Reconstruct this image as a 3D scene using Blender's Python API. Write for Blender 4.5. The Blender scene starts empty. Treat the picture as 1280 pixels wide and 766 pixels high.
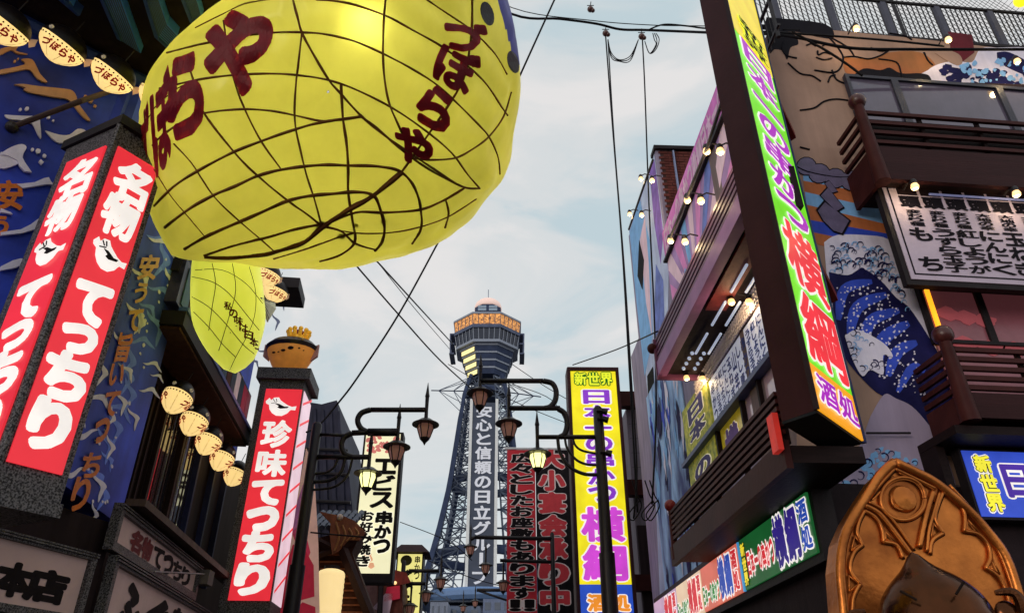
import bpy, bmesh, math, random
from mathutils import Vector, Matrix, noise
from mathutils.bvhtree import BVHTree
random.seed(7)
R = math.radians
scene = bpy.context.scene
COL = scene.collection

# ---------------------------------------------------------------- camera
FPX = 918.0; PITCH = R(30.1); CAMZ = 1.6
cd = bpy.data.cameras.new('camera'); cam = bpy.data.objects.new('camera', cd); COL.objects.link(cam)
cam.location = (0, 0, CAMZ); cam.rotation_euler = (R(90) + PITCH, 0, 0)
cd.sensor_width = 36; cd.lens = 36 * FPX / 1280; cd.clip_start = .05; cd.clip_end = 6000
scene.camera = cam

# ---------------------------------------------------------------- sky, sun, exposure
SUN_EL, SUN_AZ = R(9), R(215)          # low dusk sun behind the camera, to the left
w = bpy.data.worlds.new('World'); scene.world = w; w.use_nodes = True
nt = w.node_tree; N = nt.nodes; L = nt.links; N.clear()
out = N.new('ShaderNodeOutputWorld'); bg = N.new('ShaderNodeBackground'); bg.inputs['Strength'].default_value = .1
sky = N.new('ShaderNodeTexSky'); sky.sky_type = 'NISHITA'; sky.sun_disc = False
sky.sun_elevation = SUN_EL; sky.sun_rotation = SUN_AZ
tc = N.new('ShaderNodeTexCoord'); mp = N.new('ShaderNodeMapping'); mp.inputs['Scale'].default_value = (1.6, 1.1, 4.2)
mp.inputs['Rotation'].default_value = (.25, .35, .3)
n1 = N.new('ShaderNodeTexNoise'); n1.inputs['Scale'].default_value = 1.9; n1.inputs['Detail'].default_value = 9; n1.inputs['Roughness'].default_value = .55; n1.inputs['Distortion'].default_value = .6
cr = N.new('ShaderNodeValToRGB'); cr.color_ramp.interpolation = 'EASE'
cr.color_ramp.elements[0].position = .36; cr.color_ramp.elements[0].color = (5.7, 6.9, 7.4, 1)
cr.color_ramp.elements[1].position = .62; cr.color_ramp.elements[1].color = (8.6, 8.4, 8.3, 1)
e = cr.color_ramp.elements.new(.5); e.color = (7.4, 7.7, 7.8, 1)
mx = N.new('ShaderNodeMix'); mx.data_type = 'RGBA'; mx.inputs['Factor'].default_value = .9
L.new(tc.outputs['Generated'], mp.inputs['Vector']); L.new(mp.outputs['Vector'], n1.inputs['Vector'])
L.new(n1.outputs['Fac'], cr.inputs['Fac']); L.new(sky.outputs['Color'], mx.inputs['A']); L.new(cr.outputs['Color'], mx.inputs['B'])
L.new(mx.outputs['Result'], bg.inputs['Color']); L.new(bg.outputs['Background'], out.inputs['Surface'])
sl = bpy.data.lights.new('sun', 'SUN'); sl.energy = .6; sl.angle = R(14); sl.color = (1, .88, .76)
so = bpy.data.objects.new('sun', sl); COL.objects.link(so)
sd = Vector((math.sin(SUN_AZ) * math.cos(SUN_EL), math.cos(SUN_AZ) * math.cos(SUN_EL), math.sin(SUN_EL)))
so.rotation_euler = sd.to_track_quat('Z', 'Y').to_euler(); so.location = (0, 0, 40)
vs = scene.view_settings; vs.view_transform = 'Standard'; vs.look = 'None'; vs.exposure = 0; vs.gamma = 1
scene.cycles.max_bounces = 6; scene.cycles.sample_clamp_indirect = 4; scene.cycles.use_denoising = True

# ---------------------------------------------------------------- materials
def H(h):
    h = h.lstrip('#'); c = [int(h[i:i + 2], 16) / 255 for i in (0, 2, 4)]
    return tuple((x / 12.92 if x <= .04045 else ((x + .055) / 1.055) ** 2.4) for x in c) + (1,)
MATS = {}
def mat(name, base, rough=.6, emit=0, ecol=None, metal=0, var=.12, scale=6, bump=.15, trans=0, coat=0, stretch=None, dark=None, spots=0, spec=None, streak=None):
    if name in MATS: return MATS[name]
    m = bpy.data.materials.new(name); m.use_nodes = True; nt = m.node_tree; N = nt.nodes; L = nt.links
    b = N['Principled BSDF']; base = H(base) if isinstance(base, str) else tuple(base) + (1,)
    tc = N.new('ShaderNodeTexCoord'); mp = N.new('ShaderNodeMapping'); L.new(tc.outputs['Object'], mp.inputs['Vector'])
    if stretch: mp.inputs['Scale'].default_value = stretch
    n = N.new('ShaderNodeTexNoise'); n.inputs['Scale'].default_value = scale; n.inputs['Detail'].default_value = 6
    L.new(mp.outputs['Vector'], n.inputs['Vector'])
    cr = N.new('ShaderNodeValToRGB'); e = cr.color_ramp.elements
    e[0].position = .3; e[1].position = .7
    d = H(dark) if dark else tuple(x * (1 - var) for x in base[:3]) + (1,)
    e[0].color = d; e[1].color = tuple(min(1, x * (1 + var)) for x in base[:3]) + (1,)
    if spots: e[0].position = .5 - spots; e[1].position = .5 + spots
    L.new(n.outputs['Fac'], cr.inputs['Fac']); L.new(cr.outputs['Color'], b.inputs['Base Color'])
    lum = sum(base[:3]) / 3
    b.inputs['Specular IOR Level'].default_value = spec if spec is not None else (.1 if rough >= .5 and lum < .08 else .3 if rough >= .35 else .5)
    if streak is None and name.startswith(('mural', 'armour', 'painted', 'wave_wall', 'cutout')): streak = .16
    if streak is None: streak = .38 if (rough >= .6 and not emit) else .12 if not emit else 0
    if streak:
        m2 = N.new('ShaderNodeMapping'); m2.inputs['Scale'].default_value = (5, 5, .55); L.new(tc.outputs['Object'], m2.inputs['Vector'])
        n3 = N.new('ShaderNodeTexNoise'); n3.inputs['Scale'].default_value = 1.6; n3.inputs['Detail'].default_value = 7; n3.inputs['Roughness'].default_value = .65; L.new(m2.outputs['Vector'], n3.inputs['Vector'])
        r3 = N.new('ShaderNodeMapRange'); r3.inputs['From Min'].default_value = .35; r3.inputs['From Max'].default_value = .7; r3.inputs['To Min'].default_value = 1; r3.inputs['To Max'].default_value = 1 - streak
        L.new(n3.outputs['Fac'], r3.inputs['Value'])
        mm = N.new('ShaderNodeMix'); mm.data_type = 'RGBA'; mm.blend_type = 'MULTIPLY'; mm.inputs['Factor'].default_value = 1
        L.new(cr.outputs['Color'], mm.inputs['A']); L.new(r3.outputs['Result'], mm.inputs['B']); L.new(mm.outputs['Result'], b.inputs['Base Color'])
    b.inputs['Roughness'].default_value = rough; b.inputs['Metallic'].default_value = metal
    if coat: b.inputs['Coat Weight'].default_value = coat
    if bump:
        bp = N.new('ShaderNodeBump'); bp.inputs['Strength'].default_value = bump; bp.inputs['Distance'].default_value = .02
        n2 = N.new('ShaderNodeTexNoise'); n2.inputs['Scale'].default_value = scale * 7; n2.inputs['Detail'].default_value = 4
        L.new(mp.outputs['Vector'], n2.inputs['Vector']); L.new(n2.outputs['Fac'], bp.inputs['Height']); L.new(bp.outputs['Normal'], b.inputs['Normal'])
    if emit:
        if ecol: b.inputs['Emission Color'].default_value = H(ecol)
        else: L.new(cr.outputs['Color'], b.inputs['Emission Color'])
        b.inputs['Emission Strength'].default_value = emit
    if trans:
        t = N.new('ShaderNodeBsdfTranslucent'); L.new(cr.outputs['Color'], t.inputs['Color'])
        ms = N.new('ShaderNodeMixShader'); ms.inputs[0].default_value = trans
        L.new(b.outputs[0], ms.inputs[1]); L.new(t.outputs[0], ms.inputs[2]); L.new(ms.outputs[0], N['Material Output'].inputs['Surface'])
    MATS[name] = m; return m
def lit(name, col, s=.85, var=.13, rough=.35, scale=2.2): # backlit sign sheet
    return mat(name, tuple(x * .35 for x in H(col)[:3]), rough, s / .35, None, var=var, bump=.03, scale=scale)
def glass(name, tint='#20242c', rough=.05):
    return mat(name, tint, rough, var=.2, scale=1.2, bump=.02, coat=.6)

# ---------------------------------------------------------------- rays and planes
_c, _s = math.cos(PITCH), math.sin(PITCH)
def ray(px, py):
    dx = (px - 640) / FPX; dy = (383 - py) / FPX
    return Vector((dx, _c - _s * dy, _s + _c * dy))
O = Vector((0, 0, CAMZ))
def at(px, py, y):
    r = ray(px, py); return O + r * (y / r.y)
def hz(px, py, z):
    r = ray(px, py); return O + r * ((z - CAMZ) / r.z)
def pix(v):
    q = Vector(v) - O; d = q.y * _c + q.z * _s; return 640 + FPX * q.x / d, 383 - FPX * (q.z * _c - q.y * _s) / d
class Pl:
    """upright plane through (x, y) running towards azimuth az; s along it, z up, d off it towards the street"""
    def __init__(self, x, y, az):
        a = R(az); self.p = Vector((x, y, 0)); self.t = Vector((math.sin(a), math.cos(a), 0))
        n = Vector((-self.t.y, self.t.x, 0)); self.n = n if n.dot(self.p) < 0 else -n
    def pt(self, s, z, d=0): return self.p + self.t * s + self.n * d + Vector((0, 0, z))
    def hit(self, px, py, d=0):
        r = ray(px, py); q = self.p + self.n * d
        return O + r * ((q - O).dot(self.n) / r.dot(self.n))
    def sz(self, px, py, d=0):
        v = self.hit(px, py, d); return ((v - self.p).dot(self.t), v.z)
    def box(self, mb, s0, s1, z0, z1, d0, d1):
        P = [self.pt(s, z, d) for d in (d0, d1) for z in (z0, z1) for s in (s0, s1)]
        mb.hexa(P)
    def poly(self, mb, pts, d, th):
        mb.prism([self.pt(s, z, d) for s, z in pts], self.n * th)
    def pxpoly(self, mb, pts, d, th=.004):
        mb.prism([self.hit(x, y, d) for x, y in pts], self.n * th)
class Flat:
    """any flat quad: corners TL TR BR BL; u,v in 0..1, v downwards; d off it towards the camera"""
    def __init__(self, tl, tr, br, bl):
        self.q = [Vector(x) for x in (tl, tr, br, bl)]
        n = (self.q[1] - self.q[0]).cross(self.q[3] - self.q[0]).normalized()
        self.n = n if n.dot(O - self.q[0]) > 0 else -n
        self.w = (self.q[1] - self.q[0]).length; self.h = (self.q[3] - self.q[0]).length
    def pt(self, u, v, d=0):
        a, b, c, e = self.q
        return a.lerp(b, u).lerp(e.lerp(c, u), v) + self.n * d
    def rect(self, mb, u0, u1, v0, v1, d0, d1):
        P = [self.pt(u, v, d) for d in (d0, d1) for v in (v0, v1) for u in (u0, u1)]
        mb.hexa(P)
    def poly(self, mb, pts, d, th=.004): mb.prism([self.pt(u, v, d) for u, v in pts], self.n * th)
def rectsign(pl, tl, tr, bl, d=0):
    """true rectangle in plane pl from three pixels: top-left, top-right and the bottom-left's height"""
    s0, z1 = pl.sz(*tl, d); s1, _ = pl.sz(*tr, d); _, z0 = pl.sz(*bl, d)
    return Flat(pl.pt(s0, z1, d), pl.pt(s1, z1, d), pl.pt(s1, z0, d), pl.pt(s0, z0, d)), (s0, s1, z0, z1)

# ---------------------------------------------------------------- mesh builder
class MB:
    def __init__(self): self.v = []; self.f = []
    def add(self, vs, fs):
        k = len(self.v); self.v += [Vector(x) for x in vs]; self.f += [tuple(i + k for i in f) for f in fs]; return self
    def hexa(self, P): return self.add(P, [(0, 1, 3, 2), (4, 6, 7, 5), (0, 4, 5, 1), (2, 3, 7, 6), (0, 2, 6, 4), (1, 5, 7, 3)])
    def box(self, a, b):
        return self.hexa([(x, y, z) for z in (a[2], b[2]) for y in (a[1], b[1]) for x in (a[0], b[0])])
    def prism(self, pts, off):
        n = len(pts); P = list(pts) + [p + off for p in pts]
        return self.add(P, [tuple(range(n)), tuple(range(2 * n - 1, n - 1, -1))] + [(i, (i + 1) % n, n + (i + 1) % n, n + i) for i in range(n)])
    def tube(self, pts, r, n=6, caps=True):
        pts = [Vector(p) for p in pts]; rs = r if isinstance(r, (list, tuple)) else [r] * len(pts)
        V = []; F = []; up = None
        for i, p in enumerate(pts):
            t = (pts[min(i + 1, len(pts) - 1)] - pts[max(i - 1, 0)])
            t = t.normalized() if t.length > 1e-9 else Vector((0, 0, 1))
            if up is None:
                up = t.cross(Vector((.31, .2, .93))); up = up if up.length > .05 else t.cross(Vector((1, 0, 0)))
            a = (up - t * up.dot(t)); a = a.normalized() if a.length > 1e-6 else t.orthogonal().normalized(); b = t.cross(a); up = a
            V += [p + (a * math.cos(k * 2 * math.pi / n) + b * math.sin(k * 2 * math.pi / n)) * rs[i] for k in range(n)]
        for i in range(len(pts) - 1):
            F += [(i * n + k, i * n + (k + 1) % n, (i + 1) * n + (k + 1) % n, (i + 1) * n + k) for k in range(n)]
        if caps: F += [tuple(range(n - 1, -1, -1)), tuple(range((len(pts) - 1) * n, len(pts) * n))]
        return self.add(V, F)
    def lathe(self, c, prof, n=20, sx=1, sy=1, M=None, a0=0):
        c = Vector(c); V = []; F = []; m = len(prof)
        for r, z in prof:
            for k in range(n):
                a = a0 + 2 * math.pi * k / n; p = Vector((r * sx * math.cos(a), r * sy * math.sin(a), z))
                V.append(c + (M @ p if M else p))
        for i in range(m - 1): F += [(i * n + k, i * n + (k + 1) % n, (i + 1) * n + (k + 1) % n, (i + 1) * n + k) for k in range(n)]
        F += [tuple(range(n - 1, -1, -1)), tuple(range((m - 1) * n, m * n))]
        return self.add(V, F)
    def ball(self, c, r, n=12, m=8, sx=1, sy=1, sz=1):
        return self.lathe(c, [(max(r * math.sin(math.pi * i / m), r * .02), -r * sz * math.cos(math.pi * i / m)) for i in range(m + 1)], n, sx, sy)
    def build(self, name, material, parent=None, smooth=False, label=None, cat=None, group=None, kind=None, data=None):
        cx = sum((v for v in self.v), Vector()) / max(1, len(self.v))
        me = bpy.data.meshes.new(name); me.from_pydata([tuple(v - cx) for v in self.v], [], self.f); me.update()
        bm = bmesh.new(); bm.from_mesh(me); bmesh.ops.recalc_face_normals(bm, faces=bm.faces); bm.to_mesh(me); bm.free()
        me.materials.append(material)
        if smooth:
            for p in me.polygons: p.use_smooth = True
            if smooth != 1:
                me.set_sharp_from_angle(angle=R(smooth))
        o = bpy.data.objects.new(name, me); COL.objects.link(o)
        o.location = cx
        if parent: o.parent = parent; o.location = cx - wl(parent)
        props(o, label, cat, group, kind); return o
def wl(o):
    v = Vector(o.location)
    while o.parent: o = o.parent; v += Vector(o.location)
    return v
def props(o, label=None, cat=None, group=None, kind=None):
    if label: o['label'] = label
    if cat: o['category'] = cat
    if group: o['group'] = group
    if kind: o['kind'] = kind
def thing(name, label, cat, loc, group=None):
    o = bpy.data.objects.new(name, None); COL.objects.link(o); o.location = loc; o.empty_display_size = .2
    props(o, label, cat, group); return o
def dup(root, loc, label, rotz=0, rot=None, scale=None):
    def cp(o, parent):
        c = o.copy(); COL.objects.link(c); c.parent = parent
        for ch in [x for x in list(KIDS.get(o.name, []))]: cp(ch, c)
        return c
    KIDS.clear()
    for o in bpy.data.objects:
        if o.parent: KIDS.setdefault(o.parent.name, []).append(o)
    c = cp(root, None); c.location = loc; c.rotation_euler = rot if rot else (0, 0, rotz)
    if scale: c.scale = (scale,) * 3
    c['label'] = label; return c
KIDS = {}
def catmull(P, k=6):
    P = [Vector(p) for p in P]; Q = [P[0]] + P + [P[-1]]; out = []
    for i in range(1, len(Q) - 2):
        for j in range(k):
            t = j / k; a, b, c, d = Q[i - 1:i + 3]
            out.append(.5 * ((2 * b) + (c - a) * t + (2 * a - 5 * b + 4 * c - d) * t * t + (3 * b - a - 3 * c + d) * t ** 3))
    return out + [P[-1]]

# ---------------------------------------------------------------- lettering
_GL = {}
def glyph(ch, r):
    """unit glyph mesh (bbox centred on its own centre), strokes fattened by r of an em"""
    k = (ch, r)
    if k in _GL: return _GL[k]
    def get(mode):
        cu = bpy.data.curves.new('g', 'FONT'); cu.body = ch; cu.size = 1; cu.resolution_u = 3; cu.fill_mode = mode
        ob = bpy.data.objects.new('g', cu); me = bpy.data.meshes.new_from_object(ob)
        V = [Vector(v.co) for v in me.vertices]; Fs = [tuple(p.vertices) for p in me.polygons]; E = [tuple(e.vertices) for e in me.edges]
        bpy.data.objects.remove(ob); bpy.data.curves.remove(cu); bpy.data.meshes.remove(me); return V, Fs, E
    V, Fs, _ = get('FRONT'); CV, _, CE = get('NONE')
    if not V: _GL[k] = None; return None
    x0, x1 = min(v.x for v in V), max(v.x for v in V); y0, y1 = min(v.y for v in V), max(v.y for v in V)
    c = Vector(((x0 + x1) / 2, (y0 + y1) / 2, 0)); V = [Vector((v.x, v.y, 0)) - c for v in V]
    if r > 0:
        M_ = len(CE) + len(CV); q = 0; UN = [Vector((math.cos(t), math.sin(t), 0)) for t in [j * math.pi / 4 for j in range(8)]]
        for a, b in CE:
            A, B = CV[a] - c, CV[b] - c; d = B - A
            q += 1
            if d.length < 1e-6: continue
            nrm = Vector((-d.y, d.x, 0)).normalized() * r; zz = Vector((0, 0, r * q / M_)); n0 = len(V)
            V += [A + nrm + zz, B + nrm + zz, B - nrm + zz, A - nrm + zz]; Fs.append((n0, n0 + 1, n0 + 2, n0 + 3))
        last = None
        for A in CV:
            A = A - c; q += 1
            if last is not None and (A - last).length < r * .3: continue
            last = A; zz = Vector((0, 0, r * q / M_)); n0 = len(V); V += [A + u * r + zz for u in UN]; Fs.append(tuple(range(n0, n0 + 8)))
    _GL[k] = (V, Fs, x1 - x0 + r * .6, y1 - y0 + r * .6, r); return _GL[k]
def put(mb, ch, fn, r, lift, th, fit=.55, box=None):
    """glyph ch laid by fn(u, v, d) over the unit square; box = (u0, v0, u1, v1)"""
    g = glyph(ch, r)
    if not g: return
    V, Fs, w, h, rr = g
    u0, v0, u1, v1 = box
    # natural size .9 em, stretched part of the way to fill the cell
    fx = (1 / max(w, .35)) * fit + (1 - fit); fy = (1 / max(h, .35)) * fit + (1 - fit)
    if ch in '一ー': fx = 1 / max(w, .3); fy = 1.2
    if ch in 'ー' and h > w: fx = 1
    P = []
    for v in V:
        x = .5 + v.x * fx * .94; y = .5 - v.y * fy * .94
        P.append(fn(u0 + (u1 - u0) * x, v0 + (v1 - v0) * y, lift + th * (v.z / rr if rr else 0)))
    mb.add(P, Fs)
def vtext(text, fl, parent, u0, v0, u1, v1, mm, r=.03, outline=None, orr=.09, d=.006, th=.003, gap=.03, fit=.6, name='lettering'):
    """vertical column of characters on Flat fl"""
    n = len(text); dv = (v1 - v0) / n
    if outline:
        a = MB()
        for i, ch in enumerate(text): put(a, ch, fl.pt, orr, d, th, fit, (u0, v0 + i * dv + gap * dv, u1, v0 + (i + 1) * dv - gap * dv))
        a.build(name + '_outline', outline, parent)
        d += th * 2.2
    b = MB()
    for i, ch in enumerate(text): put(b, ch, fl.pt, r, d, th, fit, (u0, v0 + i * dv + gap * dv, u1, v0 + (i + 1) * dv - gap * dv))
    return b.build(name, mm, parent)
def htext(text, fl, parent, u0, v0, u1, v1, mm, r=.03, outline=None, orr=.09, d=.006, th=.003, fit=.6, name='lettering'):
    n = len(text); du = (u1 - u0) / n
    if outline:
        a = MB()
        for i, ch in enumerate(text): put(a, ch, fl.pt, orr, d, th, fit, (u0 + i * du + .02 * du, v0, u0 + (i + 1) * du - .02 * du, v1))
        a.build(name + '_outline', outline, parent); d += th * 2.2
    b = MB()
    for i, ch in enumerate(text): put(b, ch, fl.pt, r, d, th, fit, (u0 + i * du + .02 * du, v0, u0 + (i + 1) * du - .02 * du, v1))
    return b.build(name, mm, parent)

# common materials
DK = mat('dark_wood', '#211617', .55, var=.25, scale=3, stretch=(1, 1, 8))
BLK = mat('black_paint', '#2b2629', .5, var=.15)
IRON = mat('dark_iron', '#2e2a2e', .45, metal=.3, var=.2, bump=.1)
GRAN = mat('speckled_granite', '#6a6668', .5, dark='#171417', scale=70, spots=.08, bump=.3)
MAROON = mat('maroon_timber', '#44201f', .5, var=.2, scale=4)
CABLE = mat('cable_rubber', '#1c1a1e', .6)
WHT = lit('white_lit_print', '#f6efe9', .9)
BULB = mat('warm_bulb', '#fff0d0', .3, 1.35, '#ffc67c', bump=0)
# planes of the place (metres; found from the photograph's vanishing points)
RS = Pl(3.6, 8.5, -2.3); RF = Pl(3.6, 8.5, 84.5); LS = Pl(-4.2, 8, -7)
# ================================================================ ground
g = MB(); g.box((-900, -300, -.5), (900, 2500, -.02)); g.build('ground', mat('ground_grey', '#57534f', .9), kind='structure')
g = MB(); g.box((-3.6, -20, -.02), (3.2, 150, .0)); g.build('road', mat('asphalt', '#3c3a3b', .9, scale=20, bump=.5), kind='structure')
for sx0, sx1 in ((-5.4, -3.6), (3.2, 4.6)):
    g = MB(); g.box((sx0, -20, -.02), (sx1, 150, .12)); g.build('pavement', mat('paving', '#6a6462', .85, scale=12), kind='structure')

# ================================================================ tower
TY = 165
def T(px, py): v = at(px, py, TY); return v.x, v.z
tx = T(605, 600)[0] + .2
STEEL = mat('tower_steel', '#59627e', .5, metal=.2, var=.2, scale=.6, bump=0)
STEELD = mat('tower_steel_dark', '#3c4764', .55, var=.2, scale=.6, bump=0)
PALE = mat('tower_pale_trim', '#9aa2b4', .5, var=.1, bump=0)
tow = thing('lattice_tower', 'steel lattice tower with lit octagonal observation deck at the end of the street', 'tower', (tx, TY, 0))
def octo(rad, z, rot=R(22.5), sq=1.0): return [Vector((tx + rad * math.cos(rot + k * math.pi / 4), TY + rad * math.sin(rot + k * math.pi / 4) * sq, z)) for k in range(8)]
def ring(mb, r0, z0, r1, z1):
    a, b = octo(r0, z0), octo(r1, z1)
    mb.add(a + b, [(k, (k + 1) % 8, 8 + (k + 1) % 8, 8 + k) for k in range(8)] + [tuple(range(7, -1, -1)), tuple(range(8, 16))])
def wz(py): return T(608, py)[1]
rd = (T(651, 415)[0] - T(567, 415)[0]) / 2 / math.cos(R(22.5)) * .99
zz = {y: wz(y) for y in range(360, 800)}
b = MB(); b.lathe((tx, TY, zz[388]), [(3.5, 0), (3.5, .8), (3.2, 1.7), (2.5, 2.4), (1.4, 2.8), (.2, 2.95)], 24)
b.build('dome', mat('dome_glow', '#e8d0c8', .5, .35, '#ffd0c0', bump=0), tow, smooth=1)
b = MB(); b.tube([(tx, TY, zz[374]), (tx, TY, zz[362])], .08); b.build('antenna', STEEL, tow)
b = MB(); ring(b, 3.6, zz[401], 3.6, zz[388]); b.build('cabin', STEELD, tow)
for k in (-1, 1):
    f = MB(); f.box((tx + k * 1.4 - 1.05, TY - 3.36, zz[396]), (tx + k * 1.4 + 1.05, TY - 3.30, zz[389] - .2)); wn = f.build('window', mat('tower_glass_sky', '#9fb3c8', .2, bump=0), tow)
    f = MB(); f.box((tx + k * 1.4 - 1.05, TY - 3.44, (zz[396] + zz[389]) / 2 - .06), (tx + k * 1.4 + 1.05, TY - 3.37, (zz[396] + zz[389]) / 2 + .06)); f.build('glazing_bar', STEEL, wn)
# tiers from top down: (pixel top, pixel bottom, radius top, radius bottom, material)
z = lambda y: zz[y]
b = MB(); ring(b, rd * .98, z(410), rd * .55, z(401)); b.build('deck_roof', PALE, tow)
b = MB(); ring(b, rd, z(412), rd, z(410)); b.build('deck_rim', PALE, tow)
glow = mat('deck_glow', '#ffa85c', .4, .8, dark='#3c2a30', scale=2.4, bump=0, spots=.2)
b = MB(); ring(b, rd * .93, z(424), rd * .97, z(412)); b.build('lit_observation_deck', glow, tow)
b = MB(); ring(b, rd * .97, z(428), rd * .97, z(424)); b.build('deck_band', STEEL, tow)
b = MB(); ring(b, rd * .86, z(441), rd * .92, z(428)); b.build('lower_deck_glazing', mat('tower_dark_glass', '#2a3248', .2, bump=0), tow)
for zt, rr in ((424, .985), (412, .985)):
    pass
mull = MB(); pal = MB()
for k in range(8):
    for zlo, zhi, r0, r1, n, mbx, rad in ((424, 412, .945, .985, 5, mull, .09), (441, 428, .875, .935, 5, pal, .11)):
        A, B = octo(rd * r0, z(zlo)), octo(rd * r1, z(zhi))
        for j in range(n):
            t = j / n; mbx.tube([A[k].lerp(A[(k + 1) % 8], t), B[k].lerp(B[(k + 1) % 8], t)], rad, 4)
mull.build('deck_mullion', STEEL, tow); pal.build('lower_mullion', PALE, tow)
b = MB(); ring(b, rd * .90, z(444), rd * .90, z(441)); b.build('lower_deck_band', PALE, tow)
ys = [444, 452, 460, 468, 476]; rs = [.80, .73, .66, .59, .52]
yel = mat('tier_yellow_light', '#ffe6a0', .4, .8, bump=0)
for i in range(4):
    b = MB(); ring(b, rd * rs[i + 1], z(ys[i + 1]), rd * rs[i] * .96, z(ys[i]) - .3); t = b.build('service_tier', STEELD, tow)
    b = MB(); ring(b, rd * rs[i] * .985, z(ys[i]) - .45, rd * rs[i] * .985, z(ys[i])); b.build('tier_rim', PALE, t)
    A, B = octo(rd * (rs[i] * .96 + .012), z(ys[i]) - .75), octo(rd * (rs[i + 1] + .022), z(ys[i]) - 1.9)
    A2 = octo(rd * (rs[i] * .93 + .03), z(ys[i]) - 1.9)
    f = MB(); k = 4; f.add([A[k].lerp(A[5], .1), A[k].lerp(A[5], .95), A2[k].lerp(A2[5], .95), A2[k].lerp(A2[5], .1)], [(0, 1, 2, 3)]); f.build('tier_light', yel, t)
# side galleries hung on the deck
for sx in (-1, 1):
    g = MB()
    for dz in (425, 437, 449):
        x0 = tx + sx * rd * .88; g.box((min(x0, x0 + sx * 1.2), TY - 3, z(dz)), (max(x0, x0 + sx * 1.2), TY + 3, z(dz) + .35))
    for yy in (-3, 0, 3): g.tube([(tx + sx * (rd * .88 + .9), TY + yy, z(449)), (tx + sx * (rd * .88 + 1.1), TY + yy, z(424))], .2, 4)
    g.build('side_gallery', STEEL, tow)
# legs
def legx(py):  # half width of the shaft at a pixel row
    pts = [(476, 3.6), (500, 5.0), (560, 6.2), (620, 7.4), (680, 9.2), (766, 12.4)]
    for (a, ra), (b_, rb) in zip(pts, pts[1:]):
        if a <= py <= b_: return ra + (rb - ra) * (py - a) / (b_ - a)
    return pts[-1][1] if py > 766 else pts[0][1]
rows = [476, 490, 505, 520, 536, 552, 570, 588, 606, 626, 648, 672, 698, 728, 762]
def cnr(py, sx, sy): r = legx(py) ; return Vector((tx + sx * r, TY + sy * r, wz(py) if py < 800 else 0))
zb = wz(762)
for sx in (-1, 1):
    for sy in (-1, 1):
        l = MB(); P = [cnr(y, sx, sy) for y in rows]; P.append(Vector((tx + sx * 15.5, TY + sy * 15.5, 0)))
        l.tube(P, [.55] * 4 + [.75] * (len(P) - 4), 4); l.build('leg', STEELD, tow)
br = MB()
for sx, sy, ux, uy in ((-1, -1, 1, -1), (-1, 1, 1, 1), (-1, -1, -1, 1), (1, -1, 1, 1)):
    for a, c in zip(rows, rows[1:]):
        A, B, Cc, D = cnr(a, sx, sy), cnr(a, ux, uy), cnr(c, sx, sy), cnr(c, ux, uy)
        for p, q in ((A, A.lerp(B, .3)), ):
            pass
        m1, m2 = A.lerp(B, .26), Cc.lerp(D, .26); m3, m4 = A.lerp(B, .74), Cc.lerp(D, .74)
        for p, q, r_ in ((A, m2, .16), (Cc, m1, .16), (m1, m2, .2), (m3, m4, .2), (B, m4, .16), (D, m3, .16), (Cc, D, .2), (A.lerp(Cc, .5), m1, .12), (A.lerp(Cc, .5), m2, .12), (B.lerp(D, .5), m3, .12), (B.lerp(D, .5), m4, .12), (A.lerp(Cc, .5), m1.lerp(m2, .5), .12), (B.lerp(D, .5), m3.lerp(m4, .5), .12)):
            br.tube([p, q], r_, 3, False)
br.build('lattice_bracing', mat('brace_steel', '#6a7488', .5, bump=0), tow, kind='stuff')
for py in (606, 698):
    r = legx(py) * 1.04; p = MB()
    for k in range(16):
        a0, a1 = k * math.pi / 8, (k + 1) * math.pi / 8
        p.hexa([Vector((tx + rr * 1.08 * math.cos(a), TY + rr * 1.08 * math.sin(a), wz(py) + dz)) for dz in (-.8, .8) for a in (a0, a1) for rr in (r * .86, r)])
    p.build('ring_platform', STEELD, tow)
p = MB(); r = legx(755) * 1.12
p.lathe((tx, TY, wz(760)), [(r, 0), (r + .6, .7), (r + .6, 1.6), (r, 2.2), (r * .7, 2.3)], 24); p.build('base_gallery', mat('gallery_blue', '#6f8fc0', .5, bump=0), tow)
p = MB(); p.box((tx - 9, TY - 9, wz(766) - 8), (tx + 9, TY + 9, wz(764))); p.build('base_block', STEEL, tow)
# spars with rigging
sp = MB()
for sx, ex, ey in ((-1, 540, 492), (1, 676, 500)):
    ex_, ez = T(ex, ey); e0 = Vector((ex_, TY - 2, ez)); root = Vector((tx + sx * 3.5, TY - 2, wz(493)))
    sp.tube([root, e0], .17, 4)
    for ty_, k in ((476, .3), (480, .3), (512, .8), (528, 1)):
        sp.tube([Vector((tx + sx * 4, TY - 2, wz(ty_))), root.lerp(e0, .82)], .1, 3)
        sp.tube([Vector((tx + sx * 4, TY - 2, wz(ty_))), root.lerp(e0, .45)], .1, 3)
sp.build('rigging_spar', STEELD, tow, kind='stuff')
sp = MB(); sp.lathe((tx, TY, wz(497)), [(5.2, 0), (5.2, .7), (4.9, 1.3)], 12); sp.build('spar_collar', STEELD, tow)
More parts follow.
